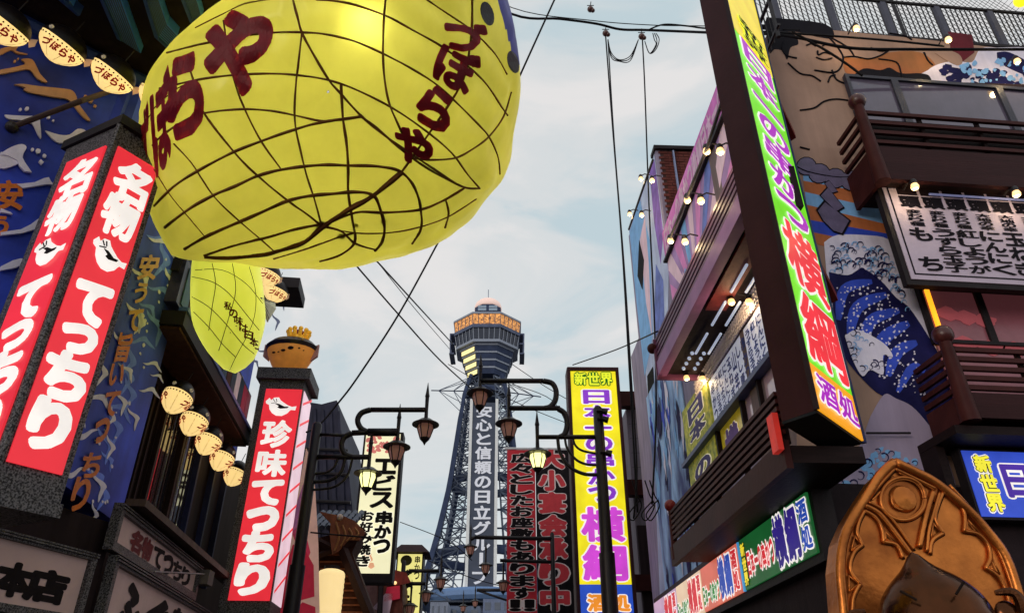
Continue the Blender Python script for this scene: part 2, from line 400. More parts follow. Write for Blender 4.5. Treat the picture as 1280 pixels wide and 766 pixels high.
# sign panel on the street side
pw = 2.86; yf = TY - 11.6
def TF(px, py): v = at(px, py, yf); return v
zt, zbm = at(605, 503, yf).z, at(603, 745, yf).z
lean = 0
b = MB(); b.box((tx - pw, yf, zbm), (tx + pw, yf + 1.0, zt)); panel = b.build('sign_panel', mat('tower_panel', '#4a5266', .5, scale=.5, bump=0), tow)
for sx in (-1, 1):
    b = MB(); x = tx + sx * pw; b.box((x - .34, yf - .25, zbm - .5), (x + .28, yf + .2, zt + .8)); b.build('panel_edge', mat('panel_edge_white', '#f0f2f8', .5, bump=0), panel)
fl = Flat((tx - pw, yf, zt), (tx + pw, yf, zt), (tx + pw, yf, zbm), (tx - pw, yf, zbm))
vtext('安心と信頼の日立グル｜プ', fl, panel, .17, .015, .83, .95, mat('tower_letter', '#d6d8e2', .4, .25, bump=0), .035, d=.15, th=.08, fit=.5)

# ================================================================ right restaurant building
SKIN = mat('mural_tan', '#a88878', .75, var=.16, scale=.9, bump=.2)
BEIGE = mat('mural_lilac', '#a899b4', .75, var=.1, scale=1.2)
NAVY = mat('mural_navy', '#1d1c50', .7, var=.3, scale=3)
BLUE = mat('mural_blue', '#3450cc', .7, var=.25, scale=4)
SKYB = mat('mural_sky_blue', '#86bcf4', .7, var=.15, scale=3)
FOAM = mat('mural_foam', '#ebe4fa', .7, var=.08, scale=4)
ORNG = mat('mural_orange', '#c4703f', .7, var=.15, scale=3)
PINK = mat('mural_pink', '#e68fce', .7, var=.2, scale=1.6)
PINKP = mat('mural_pale_pink', '#f6d2e2', .7, var=.1, scale=2)
LINE = mat('mural_ink', '#15121c', .7)
PURP = mat('armour_purple', '#6a6080', .5, var=.25, scale=5)
rb = thing('restaurant_building', 'corner restaurant on the right with timber balconies, menu boards and painted murals over both faces', 'building', RS.pt(4, 0))
def wallbox(pl, s0, s1, z0, z1, d0, d1, name, m, par, **k):
    b = MB(); pl.box(b, s0, s1, z0, z1, d0, d1); return b.build(name, m, par, **k)
WALLD = mat('dark_render', '#3b2f33', .8, var=.2, scale=1.5)
sw = wallbox(RS, .14, 9.4, 0, 10.4, -1, 0, 'street_wall', mat('lilac_render', '#9d93ae', .8, var=.12, scale=1.4), rb)
fw = wallbox(RF, .0, 12, 0, 11.0, -1.4, 0, 'front_wall', mat('tan_render', '#7c6a6c', .8, var=.15, scale=1.1), rb)
wallbox(RF, .85, 12, 11.0, 12.1, -1.4, -.002, 'front_parapet', mat('tan_render', '#7c6a6c'), rb)
wallbox(RS, .2, 9.2, 11.0, 11.12, -8, -1.2, 'roof', WALLD, rb)
wallbox(RS, 4.75, 8.3, 10.4, 13.6, -.5, 0.002, 'parapet_wall', mat('lilac_render', '#9d93ae'), rb)
def on(pl, pts, m, d, par, name, th=.004, label=None):
    b = MB(); pl.pxpoly(b, pts, d, th); return b.build(name, m, par, label=label)
# --- far tall mural
fm = on(RS, [(786, 285), (818, 192), (836, 340), (834, 470), (840, 560), (845, 640), (838, 766), (826, 766), (817, 560), (800, 400)], mat('mural_far_lilac', '#c0ccf4', .7, var=.25, scale=1.3), .004, sw, 'painted_mural')
on(RS, [(787, 290), (800, 250), (812, 300), (816, 420), (806, 470), (796, 380)], SKYB, .009, fm, 'mural_patch')
on(RS, [(812, 215), (818, 200), (829, 290), (826, 330), (818, 280)], mat('mural_violet', '#8a64c0', .7, var=.3, scale=3), .009, fm, 'mural_patch')
on(RS, [(800, 300), (806, 270), (811, 330), (815, 420), (808, 380)], PINKP, .013, fm, 'mural_patch')
on(RS, [(820, 330), (829, 350), (832, 440), (826, 470), (818, 400)], mat('mural_periwinkle', '#6f80cc', .7, var=.3, scale=3), .009, fm, 'mural_patch')
on(RS, [(822, 440), (834, 420), (838, 520), (832, 600), (824, 540)], SKYB, .013, fm, 'mural_patch')
on(RS, [(799, 300), (805, 325), (803, 362), (797, 345)], mat('opening_dark', '#17161c', .8), .02, sw, 'wall_opening')
on(RS, [(809, 470), (816, 458), (819, 500), (812, 532)], mat('opening_dark', '#17161c', .8), .02, sw, 'wall_opening')
# --- brick penthouse behind the mural notch
BR = mat('brick_red', '#6a3a36', .8, var=.25, scale=9)
q_ = RS.pt(4.745, 0, -2.2); BK = Pl(q_.x, q_.y, 87.7 + 180); BK.n = -RS.t
ph = MB(); BK.box(ph, -.05, 2.1, 10.4, 13.55, -.3, 0); ph = ph.build('return_wall', mat('mortar', '#4a3634', .9), rb)
if abs((BK.pt(1, 0) - RS.pt(4.745, 0, -1.2)).length) > .1: BK.t = -BK.t
bm_ = MB()
for r in range(39):
    for c_ in range(9):
        s0 = c_ * .24 + (.12 if r % 2 else 0); z0 = 10.42 + r * .08
        if s0 < 2.0: BK.box(bm_, s0, min(2.14, s0 + .222), z0, z0 + .066, .0, .006 + random.random() * .012)
bm_.build('brick_courses', BR, ph, kind='stuff')
b = MB(); BK.box(b, -.1, 2.25, 13.56, 13.66, -.3, .08); b.build('coping', BLK, rb)
b = MB(); b.tube([BK.pt(1.8, 10.4, .06), BK.pt(1.8, 13.5, .06)], .03); b.build('drain_pipe', mat('pale_pipe', '#8a90b0', .2, metal=.6), rb)
# --- upper mural with sunburst
um = wallbox(RS, -.9, 4.74, 7.8, 10.4, .002, .06, 'mural_board', mat('mural_mauve', '#b58fc6', .7, var=.25, scale=1.5), rb)
cxp, cyp = 3.1, 8.3
cols = [SKYB, PINK, PINKP, mat('mural_periwinkle', '#6f80cc'), PINK, PINKP, SKYB, PINK, PINKP, PINK, SKYB, PINKP]
for i, c_ in enumerate(cols):
    a0, a1 = R(i * 15 + 2), R(i * 15 + 11)
    def edge(a):
        dx, dz = -math.cos(a), math.sin(a); t = 9
        if dx < 0: t = min(t, (cxp + .85) / -dx)
        else: t = min(t, (4.7 - cxp) / max(dx, 1e-6))
        if dz > 0: t = min(t, (10.38 - cyp) / dz)
        return (cxp + dx * t, cyp + dz * t)
    b = MB(); RS.poly(b, [(cxp, cyp), edge(a0), edge((a0 + a1) / 2), edge(a1)], .062, .004); b.build('painted_ray', c_, um)
random.seed(3)
for k in range(46):   # mottled white-blue mountain and trees in the mural
    s = random.uniform(2.2, 4.6); zz_ = random.uniform(7.85, 9.3 - abs(s - 3.6) * .3); r = random.uniform(.06, .22)
    b = MB(); pts = [(s + r * (1 + .5 * math.sin(3 * t + k)) * math.cos(t), zz_ + 1.6 * r * (1 + .4 * math.sin(5 * t + k)) * math.sin(t)) for t in [j * math.pi / 5 for j in range(10)]]
    RS.poly(b, [(min(4.7, p[0]), max(7.82, min(10.3, p[1]))) for p in pts], .068 + k * .0004, .002); b.build('painted_patch', random.choice([SKYB, FOAM, mat('mural_periwinkle', '#6f80cc'), PINKP]), um)
pb = wallbox(RS, -.9, 4.72, 10.4, 11.12, -.06, .10, 'mural_header', mat('mural_magenta', '#dc78cc', .7, var=.2, scale=2), rb)
fl = Flat(RS.pt(4.6, 11.08, .1), RS.pt(-.8, 11.08, .1), RS.pt(-.8, 10.44, .1), RS.pt(4.6, 10.44, .1))
htext('日本一の串かつ横綱日本一の串かつ', fl, pb, .0, .05, 1, .95, mat('header_letter', '#e9bfe0', .6), .05)
wallbox(RS, -.9, 4.76, 10.36, 10.41, .06, .14, 'mural_trim', BLK, rb)
# --- roof railing above the street side (thing of its own: a fence)
rf1 = thing('roof_fence', 'thin dark safety railing along the roof edge above the pink painted header', 'fence', RS.pt(2, 11.12, -.6))
b = MB()
for s in [x * .14 - .6 for x in range(38)]: b.tube([RS.pt(s, 11.15, -.6), RS.pt(s, 12.6, -.6)], .008, 4)
b.build('mesh_bar', IRON, rf1, kind='stuff')
for z_ in (11.3, 12.0, 12.6): b = MB(); b.tube([RS.pt(-.7, z_, -.6), RS.pt(4.7, z_, -.6)], .03); b.build('rail', IRON, rf1)
for s in (-.6, 1.1, 2.8, 4.6): b = MB(); b.tube([RS.pt(s, 11.12, -.6), RS.pt(s, 12.7, -.6)], .035); b.build('post', IRON, rf1)
# --- upper eave: five planks, a purple fascia, fluorescent tubes under it
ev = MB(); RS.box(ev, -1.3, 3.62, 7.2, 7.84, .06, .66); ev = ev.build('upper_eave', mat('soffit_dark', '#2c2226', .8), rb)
PLK = mat('plum_timber', '#6e3c5e', .5, var=.2, scale=3); PUR = mat('purple_fascia', '#a468a0', .5, var=.15, scale=2)
for i in range(5):
    b = MB(); RS.box(b, -1.3, 3.66, 7.46 + i * .1, 7.46 + i * .1 + .058, .75, .80); b.build('plank', PLK, ev)
b = MB(); RS.box(b, -1.3, 3.66, 7.16, 7.43, .665, .82); b.build('fascia', PUR, ev)
b = MB(); RS.box(b, 3.62, 3.68, 7.1, 7.9, .0, .84); b.build('end_board', PLK, ev)
b = MB(); RS.box(b, -1.3, 1.2, 7.14, 7.19, .3, .62); b.build('soffit_board', mat('red_soffit', '#7a2a2a', .6), ev)
TUB = mat('fluorescent_tube', '#c8d2e8', .3, .45, '#c8d4f0', bump=0)
for s0 in (-1.1, -.1, .9, 1.9):
    for d0 in (.18, .40): b = MB(); b.tube([RS.pt(s0, 7.12, d0), RS.pt(s0 + .72, 7.12, d0)], .022, 6); b.build('light_tube', TUB, ev)
for i in range(8):
    b = MB(); b.ball(RS.pt(2.65 + i % 4 * .2, 7.14, .25 + i // 4 * .2), .035, 6, 4); b.build('downlight', TUB, ev)
b = MB(); b.ball(RS.pt(3.7, 7.75, .85), .1); b.build('end_knob', MAROON, ev, smooth=1)
# --- lattice, menu board, yellow reflection painted as a board, windows below the eave
lt = MB()
for i in range(34): lt.box  # vertical beads
for i in range(46):
    s = .0 + i * .085; 
    lt.tube([RS.pt(s, 6.86, .1), RS.pt(s, 7.14, .1)], .02, 4)
for z_ in (6.88, 6.96, 7.04, 7.12): lt.tube([RS.pt(-.0, z_, .1), RS.pt(3.9, z_, .1)], .016, 4)
lt.build('lattice_strip', mat('lattice_white', '#d8ccd4', .5), rb)
mb_, (s0, s1, z0, z1) = None, (0, 3.1, 5.98, 6.84)
mbd = wallbox(RS, 0.0, 3.15, 5.98, 6.84, .01, .07, 'menu_board', mat('menu_white', '#cdd3ea', .5, .25, '#cdd3ea'), rb)
fl = Flat(RS.pt(3.12, 6.82, .07), RS.pt(.02, 6.82, .07), RS.pt(.02, 6.0, .07), RS.pt(3.12, 6.0, .07))
MBL = mat('menu_blue_ink', '#24409c', .6)
for i in range(13):
    vtext(['串かつ', 'うずら玉子', '紅しょうが', 'にんにく', '玉ねぎ', '山芋', 'しし唐'][i % 7], fl, mbd, .01 + i * .076, .06, .075 + i * .076, .94, MBL, .035)
wallbox(RS, -.1, 5.0, 5.90, 5.975, .0, .2, 'window_head', mat('blue_grey_sill', '#5a6690', .5), rb)
GL = mat('pink_sky_glass', '#c4a6b8', .12, bump=.02, coat=.5, var=.15, scale=1)  # pink sky reflection is put into the glass colour
for i, (a, c_) in enumerate(((-.1, .95), (1.0, 1.7), (1.75, 3.0), (3.05, 4.2))):
    wn = wallbox(RS, a, c_, 5.05, 5.9, .02, .05, 'window', GL if i < 2 else mat('yellow_reflecting_glass', '#c9b030', .15, .15), rb)  # far panes have the yellow sign's reflection painted in, faintly glowing
    for e0, e1 in ((a - .03, a + .03),): b = MB(); RS.box(b, e0, e1, 5.0, 5.9, .0, .12); b.build('window_frame', DK, wn)
    if i >= 2:
        fl = Flat(RS.pt(c_ - .1, 5.88, .05), RS.pt(a + .3, 5.88, .05), RS.pt(a + .3, 5.1, .05), RS.pt(c_ - .1, 5.1, .05))
        vtext('横', fl, wn, .1, .1, .9, .9, mat('reflected_purple', '#6a3a96', .5), .06, outline=mat('reflected_cream', '#efe6c8', .6, .3))  # reflected sign lettering drawn on the pane
bn = wallbox(RS, 3.2, 4.9, 5.0, 6.98, .012, .1, 'painted_reflection', mat('reflected_yellow', '#c8c048', .6, .12, dark='#6a7a3a', scale=9), rb)  # reflection of the yellow sign, painted as a lettered board
fl = Flat(RS.pt(4.88, 6.96, .1), RS.pt(3.22, 6.96, .1), RS.pt(3.22, 5.02, .1), RS.pt(4.88, 5.02, .1))
vtext('日本一の串', fl, bn, .2, .05, .85, .98, mat('reflected_violet', '#4b3f86', .6), .05, outline=mat('reflected_cream', '#efe6c8'), orr=.1)
# blue-white painted strip at the far end
wm = wallbox(RS, 4.95, 8.0, 3.9, 8.6, .008, .03, 'painted_mural', mat('mural_wave_wall', '#a4c8f4', .7, dark='#3c4c86', scale=2.2, spots=.12, stretch=(1, 1, .35)), rb)
for k in range(40):
    s = random.uniform(5.1, 7.8); zz_ = random.uniform(4.1, 8.3); r = random.uniform(.08, .3)
    b = MB(); pts = [(s + .5 * r * (1 + .5 * math.sin(3 * t + k)) * math.cos(t), zz_ + 1.5 * r * (1 + .5 * math.sin(4 * t + k)) * math.sin(t)) for t in [j * math.pi / 6 for j in range(12)]]
    RS.poly(b, pts, .034 + k * .0004, .002); b.build('painted_patch', random.choice([SKYB, FOAM, FOAM, BLUE, NAVY]), wm)
# --- lower balcony on the street side
bl = thing('timber_balcony', 'long maroon slatted balcony along the street face of the right-hand restaurant', 'balcony', RS.pt(1.4, 4, .4))
b = MB(); RS.box(b, -1.2, 3.85, 3.98, 4.16, .02, .78); b.build('deck', DK, bl)
b = MB(); RS.box(b, -1.2, 3.9, 3.92, 4.22, .785, .86); b.build('edge_beam', mat('maroon_beam', '#3c1e1e', .5, var=.2, scale=2), bl)
for i in range(6):
    b = MB(); RS.box(b, -1.2, 3.72, 4.29 + i * .085, 4.335 + i * .085, .80, .85); b.build('rail', MAROON, bl)
for s in (-1.15, .1, 1.3, 2.5): b = MB(); RS.box(b, s, s + .06, 4.2, 4.72, .74, .80); b.build('baluster', DK, bl)
b = MB(); b.tube([RS.pt(3.75, 4.0, .82), RS.pt(3.75, 4.78, .82)], [.06, .045], 8); p_ = b.build('post', MAROON, bl)
b = MB(); b.ball(RS.pt(3.75, 4.86, .82), .1); b.build('ball_finial', mat('red_finial', '#7a2222', .4), bl, smooth=1)
rbx = wallbox(RS, -1.25, -1.08, 4.1, 4.5, .87, .93, 'red_board', mat('red_lit_board', '#c03028', .5, .4), bl)
# --- lit sign band
band = thing('lit_sign_band', 'long backlit sign strip with green and multicoloured panels running below the right-hand balcony', 'sign', RS.pt(4, 3.3, .2))
secs = [(-.22, 2.25, 'band_green', '#1f6a35', .55), (2.3, 2.36, 'band_divider', '#4aa0d8', .7), (2.4, 4.35, 'band_peach', '#e0705a', .75), (4.4, 6.1, 'band_cream', '#e8c9a8', .8), (6.15, 8.1, 'band_pale', '#c9a8c8', .7)]
b = MB(); RS.box(b, -.3, 8.2, 3.2, 4.06, .02, .25); b.build('casing', BLK, band)
PUI = lit('band_purple_ink', '#3a2a92', .6); REDI = lit('band_red_ink', '#d8303a', .75); GRNI = lit('band_green_ink', '#2f8a3a', .7); BLUI = lit('band_blue_ink', '#2c50b8', .7); YELI = lit('band_yellow_ink', '#f0dc3a', .85)
for a, c_, nm, hx, em in secs:
    b = MB(); RS.box(b, a, c_, 3.3, 3.96, .252, .28); pn = b.build('panel', lit(nm, hx, em), band)
    fl = Flat(RS.pt(c_, 3.96, .28), RS.pt(a, 3.96, .28), RS.pt(a, 3.3, .28), RS.pt(c_, 3.3, .28))
    if c_ - a < .2: continue
    if nm == 'band_green':
        vtext('新世界', fl, pn, .02, .08, .09, .95, YELI, .05, outline=LINE, orr=.12)
        htext('日本一の串かつ', fl, pn, .10, .32, .52, .82, REDI, .045, outline=WHT, orr=.12, name='lettering')
        htext('横綱', fl, pn, .53, .04, .86, .96, PUI, .05, outline=WHT, orr=.12)
        vtext('酒処', fl, pn, .87, .04, .99, .92, BLUI, .04, outline=WHT, orr=.12)
    else:
        htext('日本一の串かつ', fl, pn, .02, .45, .5, .9, GRNI, .045, outline=WHT, orr=.12)
        htext('横綱', fl, pn, .5, .06, .84, .95, BLUI if nm == 'band_peach' else REDI, .05, outline=WHT, orr=.12)
        vtext('酒処', fl, pn, .86, .06, .99, .94, REDI, .05, outline=WHT, orr=.12)
wallbox(RS, -.9, 9, 0, 3.2, .0, .1, 'shopfront', mat('shopfront_dark', '#2c2226', .7), rb)
wallbox(RF, .02, 12, 0, 4.1, .0, .12, 'front_shopfront', mat('shopfront_dark', '#2c2226', .7), rb)
# ================================================================ front face (towards the camera)
def onf(pts, m, d, par, name='painted_shape', th=.003):
    if len(pts) >= 6 and name == 'painted_shape' or name in ('painted_hair', 'painted_foam', 'painted_water', 'painted_cloud', 'painted_hand'):
        Q = [Vector((x, y, 0)) for x, y in pts]; Q = catmull(Q + Q[:1], 4)[:-1]; pts = [(q.x, q.y) for q in Q]
    return on(RF, pts, m, d, par, name, th)
mural = onf([(958, 30), (1130, 47), (1300, 66), (1300, 640), (1180, 600), (1000, 640), (985, 300)], SKIN, .004, fw, 'painted_mural')
# figure drawn in ink lines: plain face, collar and sleeve
onf([(958, 40), (990, 42), (998, 55), (988, 60), (984, 75), (978, 64), (968, 62), (962, 66)], LINE, .009, mural, 'painted_hair')
onf([(958, 22), (1030, 30), (1042, 48), (1020, 46), (995, 40), (958, 40)], LINE, .010, mural, 'painted_hair')
ink = MB()
for pl_ in ([(980, 52), (978, 62), (984, 70), (996, 73)], [(985, 79), (1000, 92), (1015, 95), (1026, 102)], [(1034, 45), (1046, 58), (1054, 72), (1050, 86), (1040, 91), (1018, 88)],
            [(1022, 64), (1023, 69), (1030, 66), (1038, 68)], [(1020, 72), (1030, 75), (1040, 73)], [(1008, 57), (1014, 55), (1020, 58)], [(1028, 58), (1034, 55), (1038, 57)],
            [(1035, 103), (1038, 96), (1044, 94)], [(1000, 138), (1018, 135), (1030, 127), (1045, 124), (1062, 126)], [(1054, 72), (1068, 71), (1085, 74), (1100, 70), (1110, 64)],
            [(1088, 60), (1100, 64), (1112, 63)], [(1098, 74), (1120, 78), (1126, 90), (1128, 102)], [(1112, 42), (1130, 45), (1140, 50)], [(1040, 88), (1046, 100), (1060, 106)],
            [(1000, 184), (1012, 187)], [(990, 205), (1010, 215), (1050, 222), (1076, 218)], [(1155, 66), (1160, 76), (1166, 82)], [(1040, 48), (1060, 60), (1068, 71)]):
    ink.tube(catmull([RF.hit(x, y, .014) for x, y in pl_], 4), .016, 5)
ink.build('ink_line', LINE, mural, kind='stuff')
# sunset strip, hand, upper wave
SUNS = mat('mural_sunset', '#b8683c', .7, var=.35, dark='#7a5a30', scale=.8)
onf([(1055, 72), (1090, 74), (1112, 66), (1150, 66), (1170, 84), (1160, 106), (1065, 96)], SUNS, .007, mural)
onf([(1066, 95), (1080, 86), (1100, 88), (1112, 85), (1126, 92), (1150, 92), (1162, 96), (1155, 106), (1068, 99)], LINE, .011, mural)
onf([(1185, 40), (1215, 44), (1218, 66), (1200, 80), (1188, 60)], mat('mural_crimson', '#6a2430', .7), .007, mural)
onf([(1196, 76), (1215, 78), (1225, 62), (1245, 60), (1300, 66), (1300, 122), (1150, 104), (1160, 88), (1175, 80)], FOAM, .008, mural)
onf([(1168, 66), (1180, 62), (1198, 68), (1203, 78), (1196, 82), (1180, 74)], SKIN, .012, mural, 'painted_hand')
random.seed(11)
def blob(pl, cx_, cy_, r, m, d, par, name='painted_fleck', sx=1.0, sy=1.0, a=0, n=9, wob=.3):
    pts = []
    for j in range(n):
        t = 2 * math.pi * j / n; q = r * (1 + random.uniform(-wob, wob)); x, y = q * sx * math.cos(t), q * sy * math.sin(t)
        pts.append((cx_ + x * math.cos(a) - y * math.sin(a), cy_ + x * math.sin(a) + y * math.cos(a)))
    return pts
def curl(cx_, cy_, r, a, turn=1):
    """tapering hooked crest of foam"""
    o, i = [], []
    for j in range(9):
        t = a + turn * j * R(255) / 8; rr = r * (1 - .045 * j); wd = r * .34 * (1 - j / 8.6) + .1
        o.append((cx_ + (rr + wd / 2) * math.cos(t), cy_ + (rr + wd / 2) * math.sin(t)))
        i.append((cx_ + (rr - wd / 2) * math.cos(t), cy_ + (rr - wd / 2) * math.sin(t)))
    return o + i[::-1]
def inside(x, y, P):
    c_ = False; j = len(P) - 1
    for i in range(len(P)):
        if (P[i][1] > y) != (P[j][1] > y) and x < (P[j][0] - P[i][0]) * (y - P[i][1]) / (P[j][1] - P[i][1]) + P[i][0]: c_ = not c_
        j = i
    return c_
def scatter(region, n, fn):
    xs = [p[0] for p in region]; ys = [p[1] for p in region]; k = 0; t = 0
    while k < n and t < n * 30:
        t += 1; x, y = random.uniform(min(xs), max(xs)), random.uniform(min(ys), max(ys))
        if inside(x, y, region): fn(x, y, k); k += 1
def field(pl, region, n, shape, m, d, par, name, dz=0.00005):
    b = MB()
    def f(x, y, k): b.prism([pl.hit(px, py, d + k * dz) for px, py in shape(x, y)], pl.n * .002)
    scatter(region, n, f); return b.build(name, m, par, kind='stuff')
up = [(1172, 85), (1200, 82), (1230, 84), (1262, 90), (1300, 95), (1300, 118), (1180, 104)]
field(RF, up, 60, lambda x, y: blob(RF, x, y, random.uniform(2, 5), None, 0, None, sx=1.4), NAVY, .013, mural, 'foam_shadow')
field(RF, [(1200, 80), (1300, 70), (1300, 110), (1210, 105)], 50, lambda x, y: blob(RF, x, y, random.uniform(1.5, 4), None, 0, None), SKYB, .018, mural, 'foam_fleck')
onf([(1246, 66), (1262, 66), (1290, 82), (1290, 96), (1262, 86), (1248, 76)], NAVY, .012, mural)
# fan of rays with scale armour
ray_cols = [SKYB, ORNG, SKYB, ORNG, BLUE, ORNG, SKYB]
fan = [(1008, 212), (1060, 222), (1108, 232), (1140, 420), (1010, 420)]
edges = [(1100, 222), (1100, 245), (1103, 262), (1106, 280), (1108, 292), (1112, 310), (1116, 330)]
le = [(1004, 212), (1004, 226), (1006, 240), (1008, 256), (1012, 275), (1014, 290), (1016, 304)]
for i in range(6): onf([le[i], edges[i], edges[i + 1], le[i + 1]], ray_cols[i], .008, mural, 'painted_ray')
for i, (x, y, r) in enumerate([(1008, 208, 13), (1024, 217, 14), (1044, 223, 14), (1064, 226, 14), (1084, 226, 12)]):
    P = [(x + r * math.cos(t), y + (r - 1) * math.sin(t)) for t in [j * math.pi / 7 for j in range(14)]]
    P2 = [(x + (r - 1.2) * math.cos(t), y + (r - 2.2) * math.sin(t)) for t in [j * math.pi / 7 for j in range(14)]]
    onf(P, LINE, .012 + i * .002, mural, 'painted_scale_edge'); onf(P2, PURP, .0165 + i * .002, mural, 'painted_scale')
for P in ([(1030, 229), (1036, 225), (1048, 240), (1040, 242)], [(1024, 244), (1034, 233), (1056, 260), (1046, 266)], [(1020, 262), (1030, 250), (1064, 276), (1054, 294), (1042, 290), (1028, 276)]):
    onf(P, LINE, .022, mural, 'painted_plate_edge')
    cx_, cy_ = sum(p[0] for p in P) / len(P), sum(p[1] for p in P) / len(P)
    onf([(cx_ + (x - cx_) * .88, cy_ + (y - cy_) * .88) for x, y in P], PURP, .026, mural, 'painted_plate')
# the wave panel
foam = [(1030, 303), (1046, 294), (1080, 294), (1112, 300), (1140, 330), (1176, 470), (1150, 490), (1044, 420), (1034, 350)]
onf(foam, FOAM, .009, mural, 'painted_foam')
deep = [(1036, 340), (1060, 344), (1078, 336), (1100, 350), (1120, 372), (1142, 392), (1186, 470), (1192, 545), (1164, 560), (1130, 505), (1095, 490), (1052, 440), (1042, 390)]
onf(deep, NAVY, .012, mural, 'painted_water')
for j, (x0, y0, x1, y1, x2, y2, wd) in enumerate([(1048, 400, 1056, 362, 1090, 352, 7), (1062, 420, 1072, 384, 1108, 368, 8), (1078, 440, 1088, 402, 1124, 388, 8), (1096, 462, 1104, 424, 1136, 404, 9), (1110, 470, 1122, 440, 1146, 428, 8), (1122, 490, 1140, 460, 1156, 464, 6)]):
    P = catmull([Vector((x0, y0, 0)), Vector((x1, y1, 0)), Vector((x2, y2, 0))], 6); a_, b_ = [], []
    for i, p in enumerate(P):
        t = (P[min(i + 1, len(P) - 1)] - P[max(i - 1, 0)]).normalized(); q = wd * 1.9 * (.35 + .65 * math.sin(math.pi * (i + .6) / len(P))) / 2
        a_.append((p.x - t.y * q, p.y + t.x * q)); b_.append((p.x + t.y * q, p.y - t.x * q))
    onf(a_ + b_[::-1], BLUE, .0155 + j * .0002, mural, 'painted_swell')
field(RF, [(1045, 360), (1100, 352), (1132, 400), (1160, 500), (1120, 490), (1060, 440)], 260, lambda x, y: blob(RF, x, y, random.uniform(.5, 1.7), None, 0, None, n=6), FOAM, .019, mural, 'spray_dot', dz=.00001)
cr_reg = [(1040, 305), (1100, 305), (1122, 340), (1138, 395), (1110, 352), (1070, 338), (1040, 342)]
field(RF, cr_reg, 46, lambda x, y: curl(x, y, random.uniform(3.5, 7), random.uniform(2.4, 4)), NAVY, .023, mural, 'crest_line')
field(RF, cr_reg, 40, lambda x, y: curl(x, y, random.uniform(2.5, 4.5), random.uniform(2.4, 4)), SKYB, .027, mural, 'crest_shade')
lump = [(1056, 420), (1070, 412), (1090, 420), (1108, 432), (1116, 446), (1104, 444), (1104, 468), (1088, 462), (1078, 470), (1066, 450)]
onf(lump, FOAM, .023, mural, 'painted_foam')
field(RF, lump, 14, lambda x, y: curl(x, y, random.uniform(3, 5.5), random.uniform(2.4, 5)), NAVY, .029, mural, 'crest_line')
field(RF, lump, 12, lambda x, y: curl(x, y, random.uniform(2, 4), random.uniform(2.4, 5)), SKYB, .033, mural, 'crest_shade')
onf([(1088, 520), (1105, 493), (1120, 498), (1140, 508), (1160, 530), (1180, 560), (1185, 640), (1020, 640), (1060, 590)], BEIGE, .0145, mural, 'painted_cloud')
low = [(1040, 590), (1100, 560), (1150, 575), (1160, 610), (1120, 625), (1060, 630)]
field(RF, low, 40, lambda x, y: curl(x, y, random.uniform(3, 7), random.uniform(2, 4.4)), NAVY, .020, mural, 'crest_line')
field(RF, low, 60, lambda x, y: blob(RF, x, y, random.uniform(2, 5), None, 0, None), SKYB, .017, mural, 'crest_shade')
b = MB(); b.tube([RF.hit(1083, 541, .1), RF.hit(1138, 541, .1)], .014); b.build('wall_rod', IRON, fw)

# windows of the front
def windowrow(pl, tl, br_, cuts, name, gm, par, d=.03, fr=.05, fm=BLK):
    s0, z1 = pl.sz(*tl); s1, z0 = pl.sz(*br_)
    xs = [s0] + cuts + [s1]
    for a, c_ in zip(xs, xs[1:]):
        b = MB(); pl.box(b, a + fr, c_ - fr, z0 + fr, z1 - fr, d, d + .02); wn = b.build('window', gm, par)
        for q in ((a, a + fr, z0, z1), (c_ - fr + .001, c_ - .001, z0, z1), (a + fr, c_ - fr, z1 - fr, z1), (a + fr, c_ - fr, z0, z0 + fr)):
            b = MB(); pl.box(b, q[0], q[1], q[2], q[3], d - .025, d + .06); b.build('frame', fm, wn)
    return s0, s1, z0, z1
GL2 = mat('dusk_window_glass', '#5c5468', .08, var=.25, scale=1.4, bump=.02, coat=.5)
windowrow(RF, (1052, 98), (1340, 215), [2.75, 4.6], 'window', GL2, fw, d=.045, fr=.06, fm=mat('window_frame_grey', '#3a3a48', .4))
CUR = mat('pink_curtain_glass', '#7a4854', .25, .12, '#a05a60', var=.25, scale=2.5)
s0, s1, z0, z1 = windowrow(RF, (1141, 362), (1340, 440), [2.82, 3.9], 'window', CUR, fw, d=.05, fr=.05)
cl = MB()
s0, z1, z0 = 2.0, 6.95, 5.0
bw = MB(); RF.box(bw, 2.0, 5.6, 4.9, 6.0, .05, .07); bw.build('window_lower', CUR, fw)
for cx_, cy_, m_ in ((2.3, 6.5, 0), (2.55, 6.45, 0), (2.8, 6.42, 0), (2.4, 6.05, 0), (2.75, 6.0, 0), (3.1, 6.0, 0), (3.4, 6.03, 0)):
    b = MB(); pts = [(cx_ + (.17 + .03 * math.sin(5 * t + cx_ * 9)) * math.cos(t), cy_ + (.10 + .02 * math.cos(4 * t)) * math.sin(t)) for t in [j * math.pi / 8 for j in range(16)]]
    RF.poly(b, pts, .074 + cx_ * .001, .003); b.build('curtain_cloud', mat('curtain_cloud', '#b0505a', .6, .2, '#b05a60'), fw)
b = MB(); RF.box(b, 2.06, 2.11, 5.2, 6.9, .08, .12); b.build('door_light', mat('amber_strip', '#ffb030', .4, 1.6, '#ffa020'), fw)
